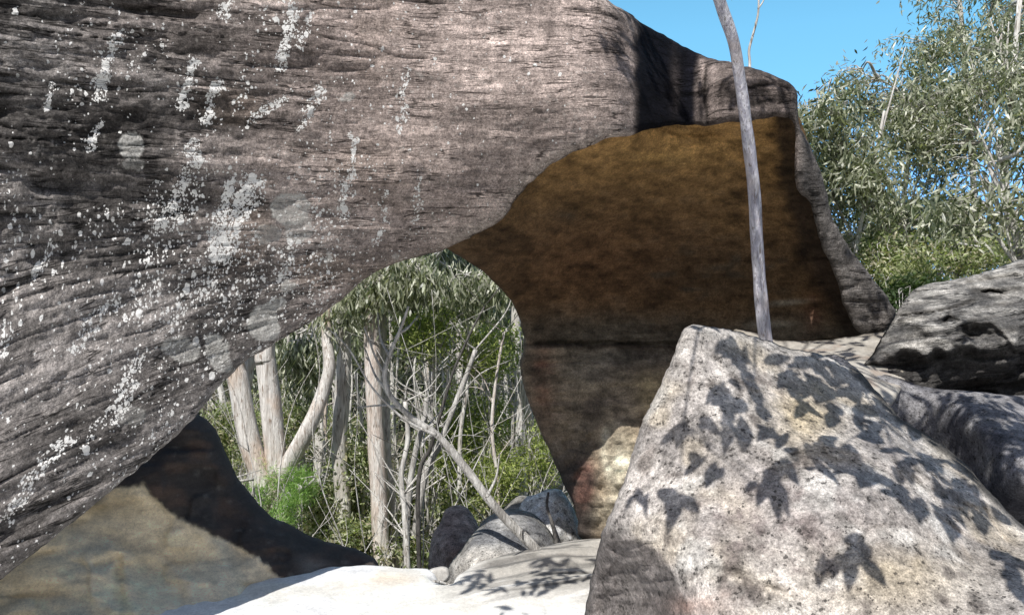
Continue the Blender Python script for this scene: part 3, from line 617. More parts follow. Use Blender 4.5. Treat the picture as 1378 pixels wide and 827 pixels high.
def ground_z(x, y):
    x = np.atleast_1d(np.asarray(x, float)); y = np.atleast_1d(np.asarray(y, float))
    P3 = vec(x, y, 0)
    z = -.35 - 1.15 * ss(5.6, 9.0, y) * ss(9, 3, x)
    z = z - 40 * ss(8.9, 3, x) * 0
    az = x / np.maximum(y, 1)
    z += np.clip((y - 17) * .24, 0, 13) * ss(.30, .10, az) * ss(-1.2, -.9, az)
    z += .25 * fbm(P3 * .35, 3) * ss(5, 8, np.hypot(x, y))
    return z
def axis(a, b, fine0, fine1, s):
    core = list(np.arange(fine0, fine1, s)); k = s; v = fine1
    while v < b: core.append(v); k *= 1.16; v += k
    k = s; v = fine0 - s; pre = []
    while v > a: pre.append(v); k *= 1.16; v -= k
    return np.array(pre[::-1] + core)
xs = axis(-900, 900, -8, 10, .25); ys = axis(-300, 1500, 5, 24, .25)
gx, gy = np.meshgrid(xs, ys); X = np.stack([gx.ravel(), gy.ravel(), ground_z(gx.ravel(), gy.ravel())], -1)
X[:, 2] += .05 * fbm(X * 3, 3)
ny, nx = gx.shape; I = np.arange(nx * ny).reshape(ny, nx)
Q = np.stack([I[:-1, :-1], I[:-1, 1:], I[1:, 1:], I[1:, :-1]], -1).reshape(-1, 4)
t = NT('forest_floor'); g = t.n('ShaderNodeNewGeometry').outputs['Position']
a = t.noise(g, 1.5, 5, .7); b = t.noise(g, 22, 5, .75)
c_ = t.mix(t.ramp(a, .4, .6), (.06, .065, .035, 1), (.13, .115, .075, 1)); c_ = t.mix(t.ramp(b, .5, .68), c_, (.24, .22, .17, 1))
bs = t.n('ShaderNodeBsdfPrincipled'); t.l(c_, bs.inputs['Base Color']); bs.inputs['Roughness'].default_value = .9
bp = t.n('ShaderNodeBump'); bp.inputs['Strength'].default_value = 1; bp.inputs['Distance'].default_value = .06; t.l(b, bp.inputs['Height']); t.l(bp.outputs[0], bs.inputs['Normal'])
t.l(bs.outputs[0], t.out.inputs[0])
tag(mesh_obj('ground', X, Q, t.m), 'leaf littered forest floor falling away behind the arch', None, None, 'structure')

# ------------------------------------------------------------------ vegetation
class Geo:
    def __init__(s): s.V = []; s.F = {3: [], 4: []}; s.C = []; s.n = 0
    def add(s, V, F, C=None):
        s.V.append(V); s.F[F.shape[1]].append(F + s.n); s.n += len(V)
        s.C.append(np.zeros((len(V), 3)) if C is None else C)
    def obj(s, name, mat, parent=None, smooth=True):
        fs = [np.concatenate(f) for f in s.F.values() if f]
        if not fs: return None
        return mesh_obj(name, np.concatenate(s.V), fs, mat, parent, {'Col': np.concatenate(s.C)}, smooth)
def spline(pts, k=6):
    pts = np.asarray(pts, float); out = []
    p = np.concatenate([[2 * pts[0] - pts[1]], pts, [2 * pts[-1] - pts[-2]]])
    for i in range(1, len(p) - 2):
        for j in range(k):
            t = j / k
            out.append(.5 * (2 * p[i] + (p[i + 1] - p[i - 1]) * t + (2 * p[i - 1] - 5 * p[i] + 4 * p[i + 1] - p[i + 2]) * t * t + (-p[i - 1] + 3 * p[i] - 3 * p[i + 1] + p[i + 2]) * t ** 3))
    out.append(pts[-1]); return np.array(out)
def tube(G, pts, r0, r1, sides=8, wob=.08, k=5, power=1.0, col=None):
    c = spline(pts, k); n = len(c)
    tan = np.gradient(c, axis=0); tan /= np.linalg.norm(tan, axis=1)[:, None] + 1e-9
    ref = np.array([1., 0, 0]) if abs(tan[0][0]) < .7 else np.array([0, 1., 0])
    u = np.cross(tan, ref); u /= np.linalg.norm(u, axis=1)[:, None] + 1e-9; v = np.cross(tan, u)
    r = r0 + (r1 - r0) * np.linspace(0, 1, n) ** power
    a = np.arange(sides) / sides * 2 * math.pi
    sd = rng.random() * 100
    V = c[:, None] + (u[:, None] * np.cos(a)[None, :, None] + v[:, None] * np.sin(a)[None, :, None]) * r[:, None, None]
    V = V.reshape(-1, 3)
    if wob:
        rr = np.repeat(r, sides); off = noise(V / (.06 + 2.0 * r0) + sd) * wob * rr
        V = V + (V - np.repeat(c, sides, 0)) / rr[:, None] * off[:, None]
    V = np.concatenate([V, c[-1:], c[:1]])
    I = np.arange(n * sides).reshape(n, sides); J = np.roll(I, -1, 1)
    G.add(V, np.stack([I[:-1], J[:-1], J[1:], I[1:]], -1).reshape(-1, 4))
    m = G.n - len(V)
    G.F[3].append(np.stack([I[-1] + m, J[-1] + m, np.full(sides, m + n * sides)], -1))
    G.F[3].append(np.stack([J[0] + m, I[0] + m, np.full(sides, m + n * sides + 1)], -1))
    return c
def rnd_unit(n):
    v = rng.normal(size=(n, 3)); return v / np.linalg.norm(v, axis=1)[:, None]
def add_leaves(G, centers, per, L, Wd, droop, spread, pal, palw=None, big=False, face=0.):
    n = len(centers) * per
    if n == 0: return
    c = np.repeat(centers, per, 0) + rng.normal(size=(n, 3)) * spread * np.array([1, 1, .8])
    dirn = rnd_unit(n) * (1 - droop) + np.array([0, 0, -1.]) * droop; dirn /= np.linalg.norm(dirn, axis=1)[:, None] + 1e-9
    w = np.cross(dirn, rnd_unit(n) * (1 - face) + SUN * face); w /= np.linalg.norm(w, axis=1)[:, None] + 1e-9
    nn = np.cross(dirn, w)
    l = (L * rng.uniform(.6, 1.25, n))[:, None]; wd = (Wd * rng.uniform(.7, 1.2, n))[:, None]
    pal = np.asarray(pal, float); idx = rng.choice(len(pal), n, p=palw)
    shade = rng.uniform(.6, 1.3, n)[:, None]
    cl = np.repeat(rng.uniform(.75, 1.2, len(centers)), per)[:, None]
    col = np.clip(pal[idx] * shade * cl, .005, .8)
    bend = nn * l * rng.uniform(-.15, .15, n)[:, None]
    if big:
        k = [(0, .0), (.18, .6), (.45, 1.), (.75, .62), (1, 0)]
        ctr = [c + dirn * l * a_ + bend * (4 * a_ * (1 - a_)) for a_, _ in k]
        V = np.stack([ctr[0], ctr[1] + w * wd * .3, ctr[2] + w * wd * .5, ctr[3] + w * wd * .31, ctr[4], ctr[3] - w * wd * .31, ctr[2] - w * wd * .5, ctr[1] - w * wd * .3], 1).reshape(-1, 3)
        b = np.arange(n)[:, None] * 8
        F = np.concatenate([b + [0, 1, 7], b + [3, 4, 5]]); F4 = np.concatenate([b + [1, 2, 6, 7], b + [2, 3, 5, 6]])
        G.add(V, F4, np.repeat(col, 8, 0)); G.F[3].append(F + G.n - len(V))
    else:
        V = np.stack([c, c + dirn * l * .4 + w * wd * .5 + bend, c + dirn * l, c + dirn * l * .4 - w * wd * .5 + bend], 1).reshape(-1, 3)
        G.add(V, np.arange(n * 4).reshape(n, 4), np.repeat(col, 4, 0))
def cloud(ell, n, gap=.0, gs=1.4, seed=0):
    """points through a set of ellipsoids (centre, radii), thinned by noise so that gaps open"""
    out = []
    vol = np.array([e[1][0] * e[1][1] * e[1][2] for e in ell]); vol /= vol.sum()
    for e, v in zip(ell, vol):
        m = int(n * v * 2.5) + 4
        p = rnd_unit(m) * (rng.random(m) ** .45)[:, None] * np.array(e[1]) + np.array(e[0])
        keep = noise(p * gs + seed * 7.7) + .35 * noise(p * gs * 2.7) > gap - .12
        out.append(p[keep][:max(2, int(n * v))])
    return np.concatenate(out)
def twigs(G, centers, skel, r=.006, frac=.5, sides=3):
    skel = np.asarray(skel)
    for c in centers[rng.random(len(centers)) < frac]:
        d = np.linalg.norm(skel - c, axis=1) + .6 * np.maximum(0, skel[:, 2] - c[2] + .2)
        s = skel[int(np.argmin(d))]
        mid = (s + c) / 2 + rng.normal(size=3) * .12 * np.linalg.norm(s - c) + [0, 0, .12 * np.linalg.norm(s - c)]
        tube(G, [s, mid, c], r * 1.8, r * .5, sides, 0, 3)

GUM = [(.21, .235, .145), (.32, .34, .235), (.48, .49, .38), (.09, .115, .065), (.68, .68, .58)]
GUMW = [.27, .27, .22, .12, .12]
LIME = [(.44, .50, .16), (.34, .40, .13), (.58, .61, .28), (.18, .23, .08)]
BUSH = [(.28, .34, .15), (.44, .49, .26), (.64, .64, .50), (.10, .13, .06), (.54, .49, .37)]
BRIGHT = [(.30, .50, .13), (.44, .62, .22), (.16, .30, .08)]
M_leaf = leaf_mat('gum_leaf'); M_leaf2 = leaf_mat('shrub_leaf', .45, .55, .4)
B_white = bark_mat('white_bark', (.84, .82, .78), (.64, .61, .57), (.40, .35, .30), 1.0, .45)
B_pink = bark_mat('pinkish_bark', (.84, .80, .75), (.68, .58, .51), (.52, .43, .37), 1.0, .5)
B_peel = bark_mat('peeling_bark', (.82, .79, .75), (.58, .54, .50), (.62, .45, .33), .8, .6)
B_grey = bark_mat('grey_bark', (.72, .70, .67), (.50, .48, .45), (.30, .28, .26), 1.4, .5)
B_dark = bark_mat('dark_bark', (.16, .15, .14), (.09, .085, .08), (.05, .045, .04), 1.2, .5)
B_sap = bark_mat('smooth_lilac_bark', (.70, .69, .75), (.44, .43, .51), (.56, .49, .47), 1.6, .6)

def pxp(l, d=None): return np.array([P(p[0], p[1], p[2] if len(p) > 2 else d) for p in l])
def pxell(l): return [(P(cx, cy, d), (rx / FPX * d, dep, ry / FPX * d)) for (cx, cy, rx, ry, d, dep) in l]
def make_tree(name, label, cat, stems, bark, ells, nclus, per, L, Wd, droop, spread, pal, palw, lmat, group=None, gap=0., tw=.7, twr=.006, seed=0, big=False, sides=10, gs=1.4):
    """stems: list of (world points, r0, r1)"""
    b = np.array(stems[0][0][0], float)
    root = tag(empty(name, b), label, cat, group)
    G = Geo(); sk = []
    for (pts, r0, r1) in stems: sk.append(tube(G, pts, r0, r1, sides))
    if ells:
        ce = cloud(ells, nclus, gap, gs, seed)
        S = np.concatenate(sk); S = S[len(S) // 4:]
        for e in ells:      # a limb into every lobe of the crown
            s = S[int(np.argmin(np.linalg.norm(S - e[0], axis=1)))]
            c = tube(G, [s, (s + e[0]) / 2 + rng.normal(size=3) * .15, np.array(e[0]) + [0, 0, e[1][2] * .5]], twr * 4, twr, 5, .05, 5)
            S = np.concatenate([S, c])
        twigs(G, ce, S, twr, tw)
        K = Geo(); add_leaves(K, ce, per, L, Wd, droop, spread, pal, palw, big, .35)
        G.obj('trunk', bark, root); K.obj('crown', lmat, root, False)
    else: G.obj('trunk', bark, root)
    return root
def down(p, d=None):
    """carry a stem's foot to the ground below it"""
    p = np.array(p, float); z = float(ground_z(p[0], p[1])[0]) - .08
    return np.array([p[0] + .02, p[1], min(z, p[2] - .02)])
def stem_px(pts, d, r0, r1, foot=True, top=None):
    w = pxp(pts, d)
    if foot: w = np.concatenate([[down(w[0])], w])
    if top is not None: w = np.concatenate([w, [w[-1] + np.array(t_) for t_ in top]])
    return (w, r0, r1)

# --- slender leaning gum beside the foreground boulder; its crown hangs above the frame and throws the leaf shadows
trk = pxp([(1042, 500, 4.75), (1031, 460, 4.7), (1024, 400, 4.66), (1019, 330, 4.6), (1016, 270, 4.55), (1010, 215, 4.5), (1004, 165, 4.44), (996, 110, 4.36), (988, 60, 4.28), (973, 15, 4.2), (955, -40, 4.1)])
sap = tag(empty('gum_sapling', trk[0]), 'slender smooth lilac grey gum trunk rising beside the foreground boulder', 'tree')
G = Geo(); c0 = tube(G, trk, .036, .029, 14, .10, 8)
top = trk[-1]
tr2 = [top, top + [-.15, -.35, .35], top + [-.25, -.9, .7], top + [-.35, -1.5, 1.1], top + [-.6, -2.1, 1.6]]
c1 = tube(G, tr2, .031, .008, 8, .05, 6)
for (px_, py_, r_) in [(979, 28, .010), (998, 145, .012), (1007, 172, .011), (1019, 300, .007)]:   # knots
    k = int(np.argmin(np.abs((CY - (c0[:, 2] - EYE) / c0[:, 1] * FPX) - py_))); q0 = c0[k]
    tube(G, [q0, q0 + [.012 * (1 if px_ != 1007 else -1), -.03, .005]], r_ * 1.3, r_ * .8, 6, .1, 3)
G.obj('trunk', B_sap, sap)
Sp = SURF['foreground_boulder']
def surf(px_, py_):
    k = int(np.argmin((Sp[0] - px_) ** 2 + (Sp[1] - py_) ** 2)); return P(px_, py_, Sp[2][k])
K = Geo(); T_ = Geo(); skel = np.concatenate([c1, [P(1250, -260, 3.4)]]); anchors = []
# (x, y, leaves, leaf length, scatter)
shad = [(1070, 515, 5, .14, .05), (1110, 530, 6, .14, .05), (1150, 515, 6, .14, .05), (1095, 480, 4, .12, .04), (1125, 560, 5, .13, .05), (1165, 545, 5, .13, .05), (1185, 590, 5, .13, .05), (1205, 630, 4, .13, .04), (1255, 625, 5, .14, .05), (1310, 665, 5, .14, .05), (1000, 470, 3, .12, .03), (985, 530, 3, .13, .03), (935, 452, 2, .10, .02), (958, 446, 2, .09, .02), (990, 480, 4, .12, .03), (1003, 512, 4, .13, .03), (985, 555, 3, .15, .03), (1003, 575, 3, .15, .03), (1045, 590, 2, .13, .02), (1020, 560, 2, .12, .02), (1062, 500, 5, .10, .05), (1085, 520, 6, .11, .05),
    (1100, 500, 7, .12, .06), (1130, 505, 9, .12, .06), (1145, 530, 8, .12, .06), (1120, 540, 6, .13, .06), (1160, 555, 7, .12, .06), (1075, 545, 4, .12, .04), (925, 572, 3, .12, .03), (952, 575, 4, .11, .03), (970, 560, 3, .10, .03), (950, 618, 4, .12, .03), (965, 632, 2, .12, .02),
    (910, 670, 1, .16, .005), (914, 676, 1, .15, .006), (858, 672, 2, .08, .02), (868, 675, 2, .07, .02), (1020, 655, 3, .10, .03), (1045, 640, 4, .12, .03), (1055, 625, 3, .12, .02), (1090, 630, 4, .12, .03), (1110, 615, 5, .12, .03), (1140, 610, 5, .13, .03), (1160, 635, 4, .17, .02), (1168, 650, 2, .16, .02), (1130, 625, 4, .13, .03),
    (1210, 665, 3, .10, .02), (1235, 690, 4, .12, .03), (1265, 660, 6, .12, .04), (1290, 680, 7, .13, .04), (1310, 690, 6, .13, .04), (1270, 700, 5, .14, .03), (1240, 630, 5, .12, .04), (1200, 610, 5, .12, .04), (1290, 640, 5, .12, .05), (1220, 580, 7, .12, .05),
    (1140, 745, 4, .11, .02), (1165, 738, 4, .12, .02), (1120, 765, 3, .11, .02), (1360, 760, 4, .13, .03), (1375, 790, 4, .13, .03), (1180, 560, 6, .12, .05), (1250, 600, 5, .12, .05)]
def hang_leaves(Q, n, L, sc):
    add_leaves(K, np.array([Q]), max(2, int(n * .85 + .5)), L * 1.45, L * .46, .62, min(sc, .035) * .8, [(.20, .24, .14)], None, True, .85)
for (x, y, n, L, sc) in shad:
    t_ = 2.0
    while True:
        Q = surf(x, y - 14) + SUN * t_
        if CY - (Q[2] - .16 - EYE) / max(Q[1] + .05, .3) * FPX < -85: break
        t_ += .04
    anchors.append(Q); hang_leaves(Q, n, L, sc)
A = np.array(anchors)
ms = [A[(A[:, 0] < 0.2)], A[(A[:, 0] >= .2) & (A[:, 0] < .5)], A[(A[:, 0] >= .5)]]
mains = []
for g_ in ms:
    if len(g_) == 0: continue
    m = g_.mean(0); m = m + [0, -.05, .30]
    mains.append(tube(T_, [c1[len(c1) // 2], (c1[len(c1) // 2] + m) / 2 + [0, 0, .2], m], .011, .005, 5, .05, 6))
MS = np.concatenate(mains)
for q in anchors:
    s = MS[int(np.argmin(np.linalg.norm(MS - q, axis=1)))]
    tube(T_, [s, (s + q) / 2 + [0, 0, .05], q + [0, 0, .02]], .003, .0014, 3, 0, 3)
# leafier high crown: dapples the stones to the right, the slab and the rock lip
def high(px_, py_, d, t, rad_, n):
    c = P(px_, py_, d) + SUN * t
    ce = c + rng.normal(size=(n, 3)) * rad_
    ce = ce[(ce[:, 1] < .3) | (CY - (ce[:, 2] - EYE) / np.maximum(ce[:, 1], .3) * FPX < -110)]
    if len(ce) == 0: return
    add_leaves(K, ce, 6, .14, .045, .55, .05, GUM[:2], None, True, .6)
    for q in ce[::3]: tube(T_, [c, (c + q) / 2 + [0, 0, .05], q], .004, .002, 3, 0, 3)
    tube(T_, [c1[-3], (c1[-3] + c) / 2 + [0, 0, .3], c], .012, .004, 5, .05, 5)
high(1330, 560, 4.0, 3.1, .22, 30); high(1400, 620, 3.8, 2.9, .20, 16); high(1290, 590, 4.0, 3.2, .14, 14); high(1260, 545, 4.2, 3.3, .14, 12); high(1230, 530, 4.4, 3.2, .16, 8); high(1130, 475, 5.1, 3.4, .12, 5)
high(740, 770, 5.15, 3.9, .16, 9); high(650, 790, 4.95, 4.0, .10, 4); high(720, 805, 4.8, 3.9, .12, 5); high(780, 760, 5.3, 4.6, .14, 5); high(735, 700, 6.0, 5.2, .08, 3)
high(1150, 380, 5.6, 3.9, .16, 8); high(1100, 270, 5.3, 3.4, .10, 4); high(1370, 500, 4.6, 3.2, .2, 8)
high(1010, 120, 4.95, 3.0, .10, 4); high(830, 60, 4.6, 3.2, .08, 3); high(895, 90, 5.0, 3.1, .10, 7); high(1015, 300, 4.6, 2.8, .10, 7)
add_leaves(K, P(np.array([990., 985]), np.array([-8., -12]), np.array([4.1, 4.1])), 3, .035, .006, .85, .012, GUM[:2], None, True)
K.obj('crown', M_leaf, sap, False); T_.obj('branches', B_sap, sap)

# --- leaning bare branch rooted among the boulders
G = Geo()
lb = pxp([(728, 746, 5.55), (705, 722, 5.52), (680, 697, 5.48), (655, 668, 5.42), (630, 634, 5.38), (605, 603, 5.34), (585, 582, 5.3), (560, 566, 5.28), (540, 549, 5.25), (524, 530, 5.22), (517, 508, 5.2), (524, 478, 5.2), (538, 445, 5.2), (550, 412, 5.2)])
rt = tag(empty('leaning_sapling', lb[0]), 'bare pale sapling leaning left across the opening from the rounded boulder', 'tree')
c = tube(G, lb, .036, .008, 8, .10, 6)
for br in [[(588, 585, 5.22), (560, 573, 5.19), (535, 556, 5.15), (500, 520, 5.10), (470, 470, 5.10), (440, 440, 5.10)], [(585, 583, 5.23), (573, 590, 5.28), (568, 600, 5.28), (575, 575, 5.45), (600, 545, 5.62)],
           [(524, 530, 5.36), (505, 505, 5.36), (492, 470, 5.45)], [(519, 505, 5.36), (505, 480, 5.36), (490, 440, 5.36)], [(540, 549, 5.32), (515, 545, 5.45), (480, 548, 5.54)], [(524, 478, 5.36), (512, 455, 5.45), (508, 420, 5.45)], [(535, 450, 5.41), (550, 440, 5.45), (562, 425, 5.54)], [(655, 668, 5.02), (668, 640, 5.10), (672, 610, 5.19)]]:
    tube(G, pxp(br), .011, .0035, 5, .05, 5)
G.obj('trunk', B_grey, rt)

# --- dark bent stick by the pillar foot
G = Geo(); tube(G, pxp([(750, 735, 6.0), (746, 716, 6.05), (742, 700, 6.1), (736, 680, 6.15), (738, 662, 6.2)]), .016, .009, 7, .1, 5)
tag(G.obj('dead_stick', B_dark), 'short dark dead stick standing between the pillar foot and rounded boulder', 'stick')
G = Geo(); tube(G, pxp([(566, 785, 4.85), (590, 782, 4.95), (612, 789, 5.0), (640, 794, 4.95)]), .010, .004, 6, .1, 5)
tag(G.obj('fallen_twig', B_white), 'thin pale twig lying on the slab beside the small white stone', 'twig')

UP = [(.05, 0, 1.2), (-.1, .1, 2.6), (.1, .2, 4.0)]
# --- forked pale gum
st = [stem_px([(366, 720), (358, 680), (352, 640), (338, 600), (328, 555), (321, 510), (314, 478)], 9.0, .125, .10, top=[(-.1, 0, 1.2), (-.3, .1, 2.6), (-.2, .3, 4.2)]),
      stem_px([(372, 705), (373, 650), (369, 590), (363, 530), (358, 490), (357, 462)], 9.0, .115, .105, top=[(.05, .1, 1.4), (.2, .2, 3.0), (.5, .2, 4.4)]),
      (pxp([(364, 680, 9.), (377, 645, 8.95), (394, 614, 8.9), (410, 586, 8.85), (424, 556, 8.85), (435, 526, 8.9), (443, 495, 8.9), (440, 455, 8.95), (438, 415, 9.0)]), .105, .05),
      stem_px([(345, 660), (331, 540), (334, 500), (338, 470)], 9.3, .07, .05, top=[(0, 0, 1.0), (.2, 0, 2.2)])]
make_tree('forked_gum', 'pale forked gum with two upright trunks and a curved limb behind the dark crest', 'tree', st, B_peel,
    pxell([(330, 0, 130, 70, 9.2, .9), (430, -40, 100, 60, 9.2, .8)]), 240, 12, .15, .028, .6, .16, GUM, GUMW, M_leaf, seed=1)
# --- tall trunks
tall = [([(463, 745), (462, 680), (456, 610), (460, 540), (463, 480), (462, 440)], 9.2, .085, .075, B_white, 'mottled white gum trunk between the curved limb and the pinkish trunk', 'white_gum', (450, 390, 80, 60)),
        ([(514, 765), (511, 690), (507, 610), (504, 540), (502, 480), (500, 425)], 9.0, .095, .085, B_pink, 'straight pinkish gum trunk standing behind the leaning sapling', 'pink_gum', (520, 380, 80, 55)),
        ([(532, 750), (528, 680), (520, 600), (519, 520), (515, 440)], 9.2, .05, .042, B_white, 'narrow white gum trunk close to the right of the pinkish trunk', 'white_gum', (560, 350, 90, 50)),
        ([(722, 690), (716, 640), (713, 580), (706, 530), (698, 480), (694, 430)], 10.2, .07, .05, B_white, 'slim white gum trunk beside the left edge of the rock pillar', 'white_gum', (655, 385, 60, 45))]
for (pts, d, r0, r1, bk, lab, nm, cr) in tall:
    make_tree(nm, lab, 'tree', [stem_px(pts, d, r0, r1, top=UP)], bk, pxell([(cr[0] - 10, 60, 90, 60, d, .8), (cr[0] + 40, 0, 80, 60, d, .8)]), 220, 12, .15, .028, .62, .15, GUM, GUMW, M_leaf, seed=int(d * 10))
# --- slim bare trunks
thin = [([(547, 765), (548, 700), (552, 650), (561, 600), (572, 560), (574, 535)], 8.6, .035, .02, B_grey, 'grey twisted stem forking just right of the narrow white trunk'),
        ([(557, 755), (563, 690), (572, 640), (592, 595), (606, 560), (622, 520), (640, 470)], 8.9, .04, .02, B_grey, 'grey slanting stem leading up to the right across the middle of the opening'),
        ([(548, 755), (545, 690), (540, 640), (549, 590), (545, 540)], 8.3, .03, .018, B_white, 'thin white wavy stem in the middle of the opening'),
        ([(563, 650), (580, 600), (596, 545), (610, 500), (632, 450), (652, 412)], 7.9, .028, .010, B_dark, 'dark thin stem leaning right in front of the yellow green shrubs'),
        ([(610, 730), (606, 640), (600, 560), (596, 500)], 12, .035, .02, B_white, 'thin pale stem above the russet boulder'),
        ([(655, 690), (650, 620), (640, 560), (628, 500)], 11, .03, .018, B_white, 'thin pale stem rising behind the rounded boulder'),
        ([(668, 690), (660, 640), (662, 580), (655, 520), (645, 470)], 12, .03, .015, B_white, 'thin pale crooked stem between the rounded boulder and the slim white gum'),
        ([(690, 690), (688, 640), (690, 560), (683, 500)], 11.5, .04, .02, B_grey, 'grey stem left of the slim white gum by the pillar'),
        ([(415, 735), (413, 660), (408, 600), (420, 540), (422, 480), (425, 450)], 10.8, .03, .02, B_white, 'thin white stem below the curved limb of the forked gum'),
        ([(437, 740), (436, 650), (433, 560), (436, 480)], 13, .04, .03, B_white, 'slim white stem right of the forked gum'),
        ([(489, 755), (488, 690), (492, 620), (486, 560), (478, 500)], 9.6, .03, .02, B_white, 'slim peeling stem left of the pinkish trunk'),
        ([(580, 745), (585, 660), (578, 580), (582, 500)], 14, .05, .03, B_white, 'distant pale stem behind the dark leaning stem'),
        ([(625, 690), (628, 620), (618, 560), (622, 480)], 14.5, .05, .03, B_white, 'distant pale stem amid the yellow green shrubs'),
        ([(300, 640), (296, 580), (300, 540), (290, 500)], 12, .08, .05, B_white, 'pale stem beside the left edge of the opening'),
        ([(395, 720), (396, 620), (392, 520), (398, 450)], 14, .06, .04, B_white, 'distant pale stem seen in the fork of the curved limb'),
        ([(533, 690), (570, 660), (600, 640)], 9.2, .02, .01, B_white, 'pale dead stem sagging sideways above the undergrowth')]
for k in range(22):
    d = rng.uniform(9.2, 14); x0 = [400, 425, 446, 478, 497, 521, 538, 566, 586, 603, 618, 634, 649, 662, 676, 686, 697, 700, 408, 470, 573, 625][k] + rng.uniform(-4, 4); tl = rng.normal() * 10
    thin.append(([(x0 - tl, 740), (x0 - tl * .6 + rng.normal() * 4, 660), (x0 + rng.normal() * 5, 580), (x0 + tl * .5 + rng.normal() * 4, 510), (x0 + tl, rng.uniform(400, 470))], d, rng.uniform(.022, .05), .016, [B_white, B_white, B_pink][k % 3], 'slim pale upright stem standing among the bushes through the arch'))
thin = [(t_[0], t_[1], t_[2] * (1.2 if q < 3 else .85), t_[3] * (1.2 if q < 3 else .85), t_[4], t_[5]) for q, t_ in enumerate(thin)]
for (pts, d, r0, r1, bk, lab) in thin:
    s = [stem_px(pts, d, r0, r1)]
    for k in range(9):
        w = s[0][0]; i = rng.integers(2, len(w)); p0 = w[i] if i == len(w) - 1 else w[i] * .5 + w[i - 1] * .5
        L = rng.uniform(.3, .9); dr = np.array([rng.choice([-1, 1]) * rng.uniform(.3, .9), rng.uniform(-.3, .3), rng.uniform(.3, 1)])
        s.append(([p0, p0 + dr * L * .5 + rng.normal(size=3) * .05, p0 + dr * L + rng.normal(size=3) * .1], r1 * .45, .003))
    make_tree('slim_tree', lab, 'tree', s, bk, None, 0, 0, 0, 0, 0, 0, None, None, None, sides=7, group='slim trees seen through the arch')

# --- bushes and shrubs through the arch
def shrub(name, lab, cx, cy, rx, ry, d, n, per, L, Wd, droop, pal, mat=None, group=None, gap=0., bark=None, dep=.6, spread=.07, cat='shrub'):
    b = P(cx, cy + ry * .9, d); base = down(b); base[2] = min(base[2], b[2])
    mid = P(cx, cy, d); ex = (mid - base)
    st = [([base, base + ex * .5 + rng.normal(size=3) * .05, mid], .022, .010)]
    for k in range(6):
        a = rng.uniform(0, 6.28); e = mid + np.array([math.cos(a) * rx / FPX * d * .8, math.sin(a) * dep * .6, ry / FPX * d * rng.uniform(-.2, .8)])
        st.append(([base + ex * .2, base + ex * .6 + rng.normal(size=3) * .08, e], .010, .003))
    return make_tree(name, lab, cat, st, bark or B_grey, pxell([(cx, cy, rx, ry, d, dep), (cx + rx * .4, cy - ry * .35, rx * .6, ry * .6, d, dep * .7), (cx - rx * .45, cy + ry * .3, rx * .6, ry * .6, d, dep * .7)]),
        n, per, L, Wd, droop, spread, pal, None, mat or M_leaf2, group, gap, .45, .004, seed=cx, sides=6, gs=3.0)
shrub('needle_bush', 'bright green fine leaved bush at the foot of the forked gum on its left', 342, 655, 24, 36, 8.6, 170, 26, .085, .006, .1, BRIGHT, spread=.035)
shrub('needle_bush', 'bright green fine leaved bush on the right side of the forked gum foot', 395, 668, 22, 38, 8.5, 170, 26, .085, .006, .1, BRIGHT, spread=.035)
lime = [('yellow green shrub high in the opening below the hanging gum leaves', 575, 440, 40, 45, 9.4, 260), ('yellow green shrub beside the pillar high up', 655, 470, 42, 40, 9.8, 240), ('yellow green shrub in the centre right of the opening', 640, 560, 48, 48, 10.2, 300),
        ('yellow green shrub left of the slim white gum near the boulders', 665, 640, 45, 38, 9.6, 240), ('yellow green shrub in the notch right of the slim white gum', 728, 610, 26, 50, 9.8, 160), ('sparse yellow green shrub above the russet boulder', 598, 640, 36, 45, 9.9, 170)]
for (lab, cx, cy, rx, ry, d, n) in lime: shrub('lime_shrub', lab, cx, cy, rx, ry, d, n, 15, .06, .018, .1, LIME, group='yellow green shrubs through the arch', gap=.05)
bl = [('small leaved bush between the mottled white and pinkish trunks', 480, 620, 30, 60, 9.6, 170), ('small leaved bush between the fork of the pale gum and its curved limb', 395, 560, 30, 45, 10.6, 170), ('small leaved bush below the mottled white trunk', 462, 680, 34, 40, 9.9, 190), ('small leaved bush behind the dark leaning stem', 585, 590, 34, 50, 10.8, 190), ('small leaved bush below the yellow green shrubs in the centre', 625, 620, 36, 46, 10.8, 200), ('leafy bush below the curved limb of the forked gum', 425, 690, 42, 42, 9.4, 260), ('leafy bush in front of the pinkish trunk foot', 490, 712, 40, 34, 9.3, 240), ('leafy bush at the slab edge left of the russet boulder', 545, 742, 36, 22, 8.9, 150),
      ('pale leafy bush left of the forked gum', 292, 590, 26, 50, 10.5, 200), ('leafy bush behind the mottled white trunk', 440, 600, 45, 55, 13, 300), ('grey green bush between pinkish and slanting stems', 560, 680, 40, 45, 11, 240),
      ('bushy thicket above the dull grey boulder', 690, 600, 45, 50, 12, 260), ('bushy thicket behind the russet boulder', 615, 690, 35, 25, 9.4, 150), ('low bush by the crest of the undercut rock', 445, 720, 45, 20, 8.9, 190), ('bush behind the two trunks of the forked gum', 345, 580, 50, 60, 12, 260)]
for (lab, cx, cy, rx, ry, d, n) in bl: shrub('leafy_bush', lab, cx, cy, rx, ry, d, n, 12, .065, .026, .15, BUSH, group='leafy bushes through the arch', gap=-.05)

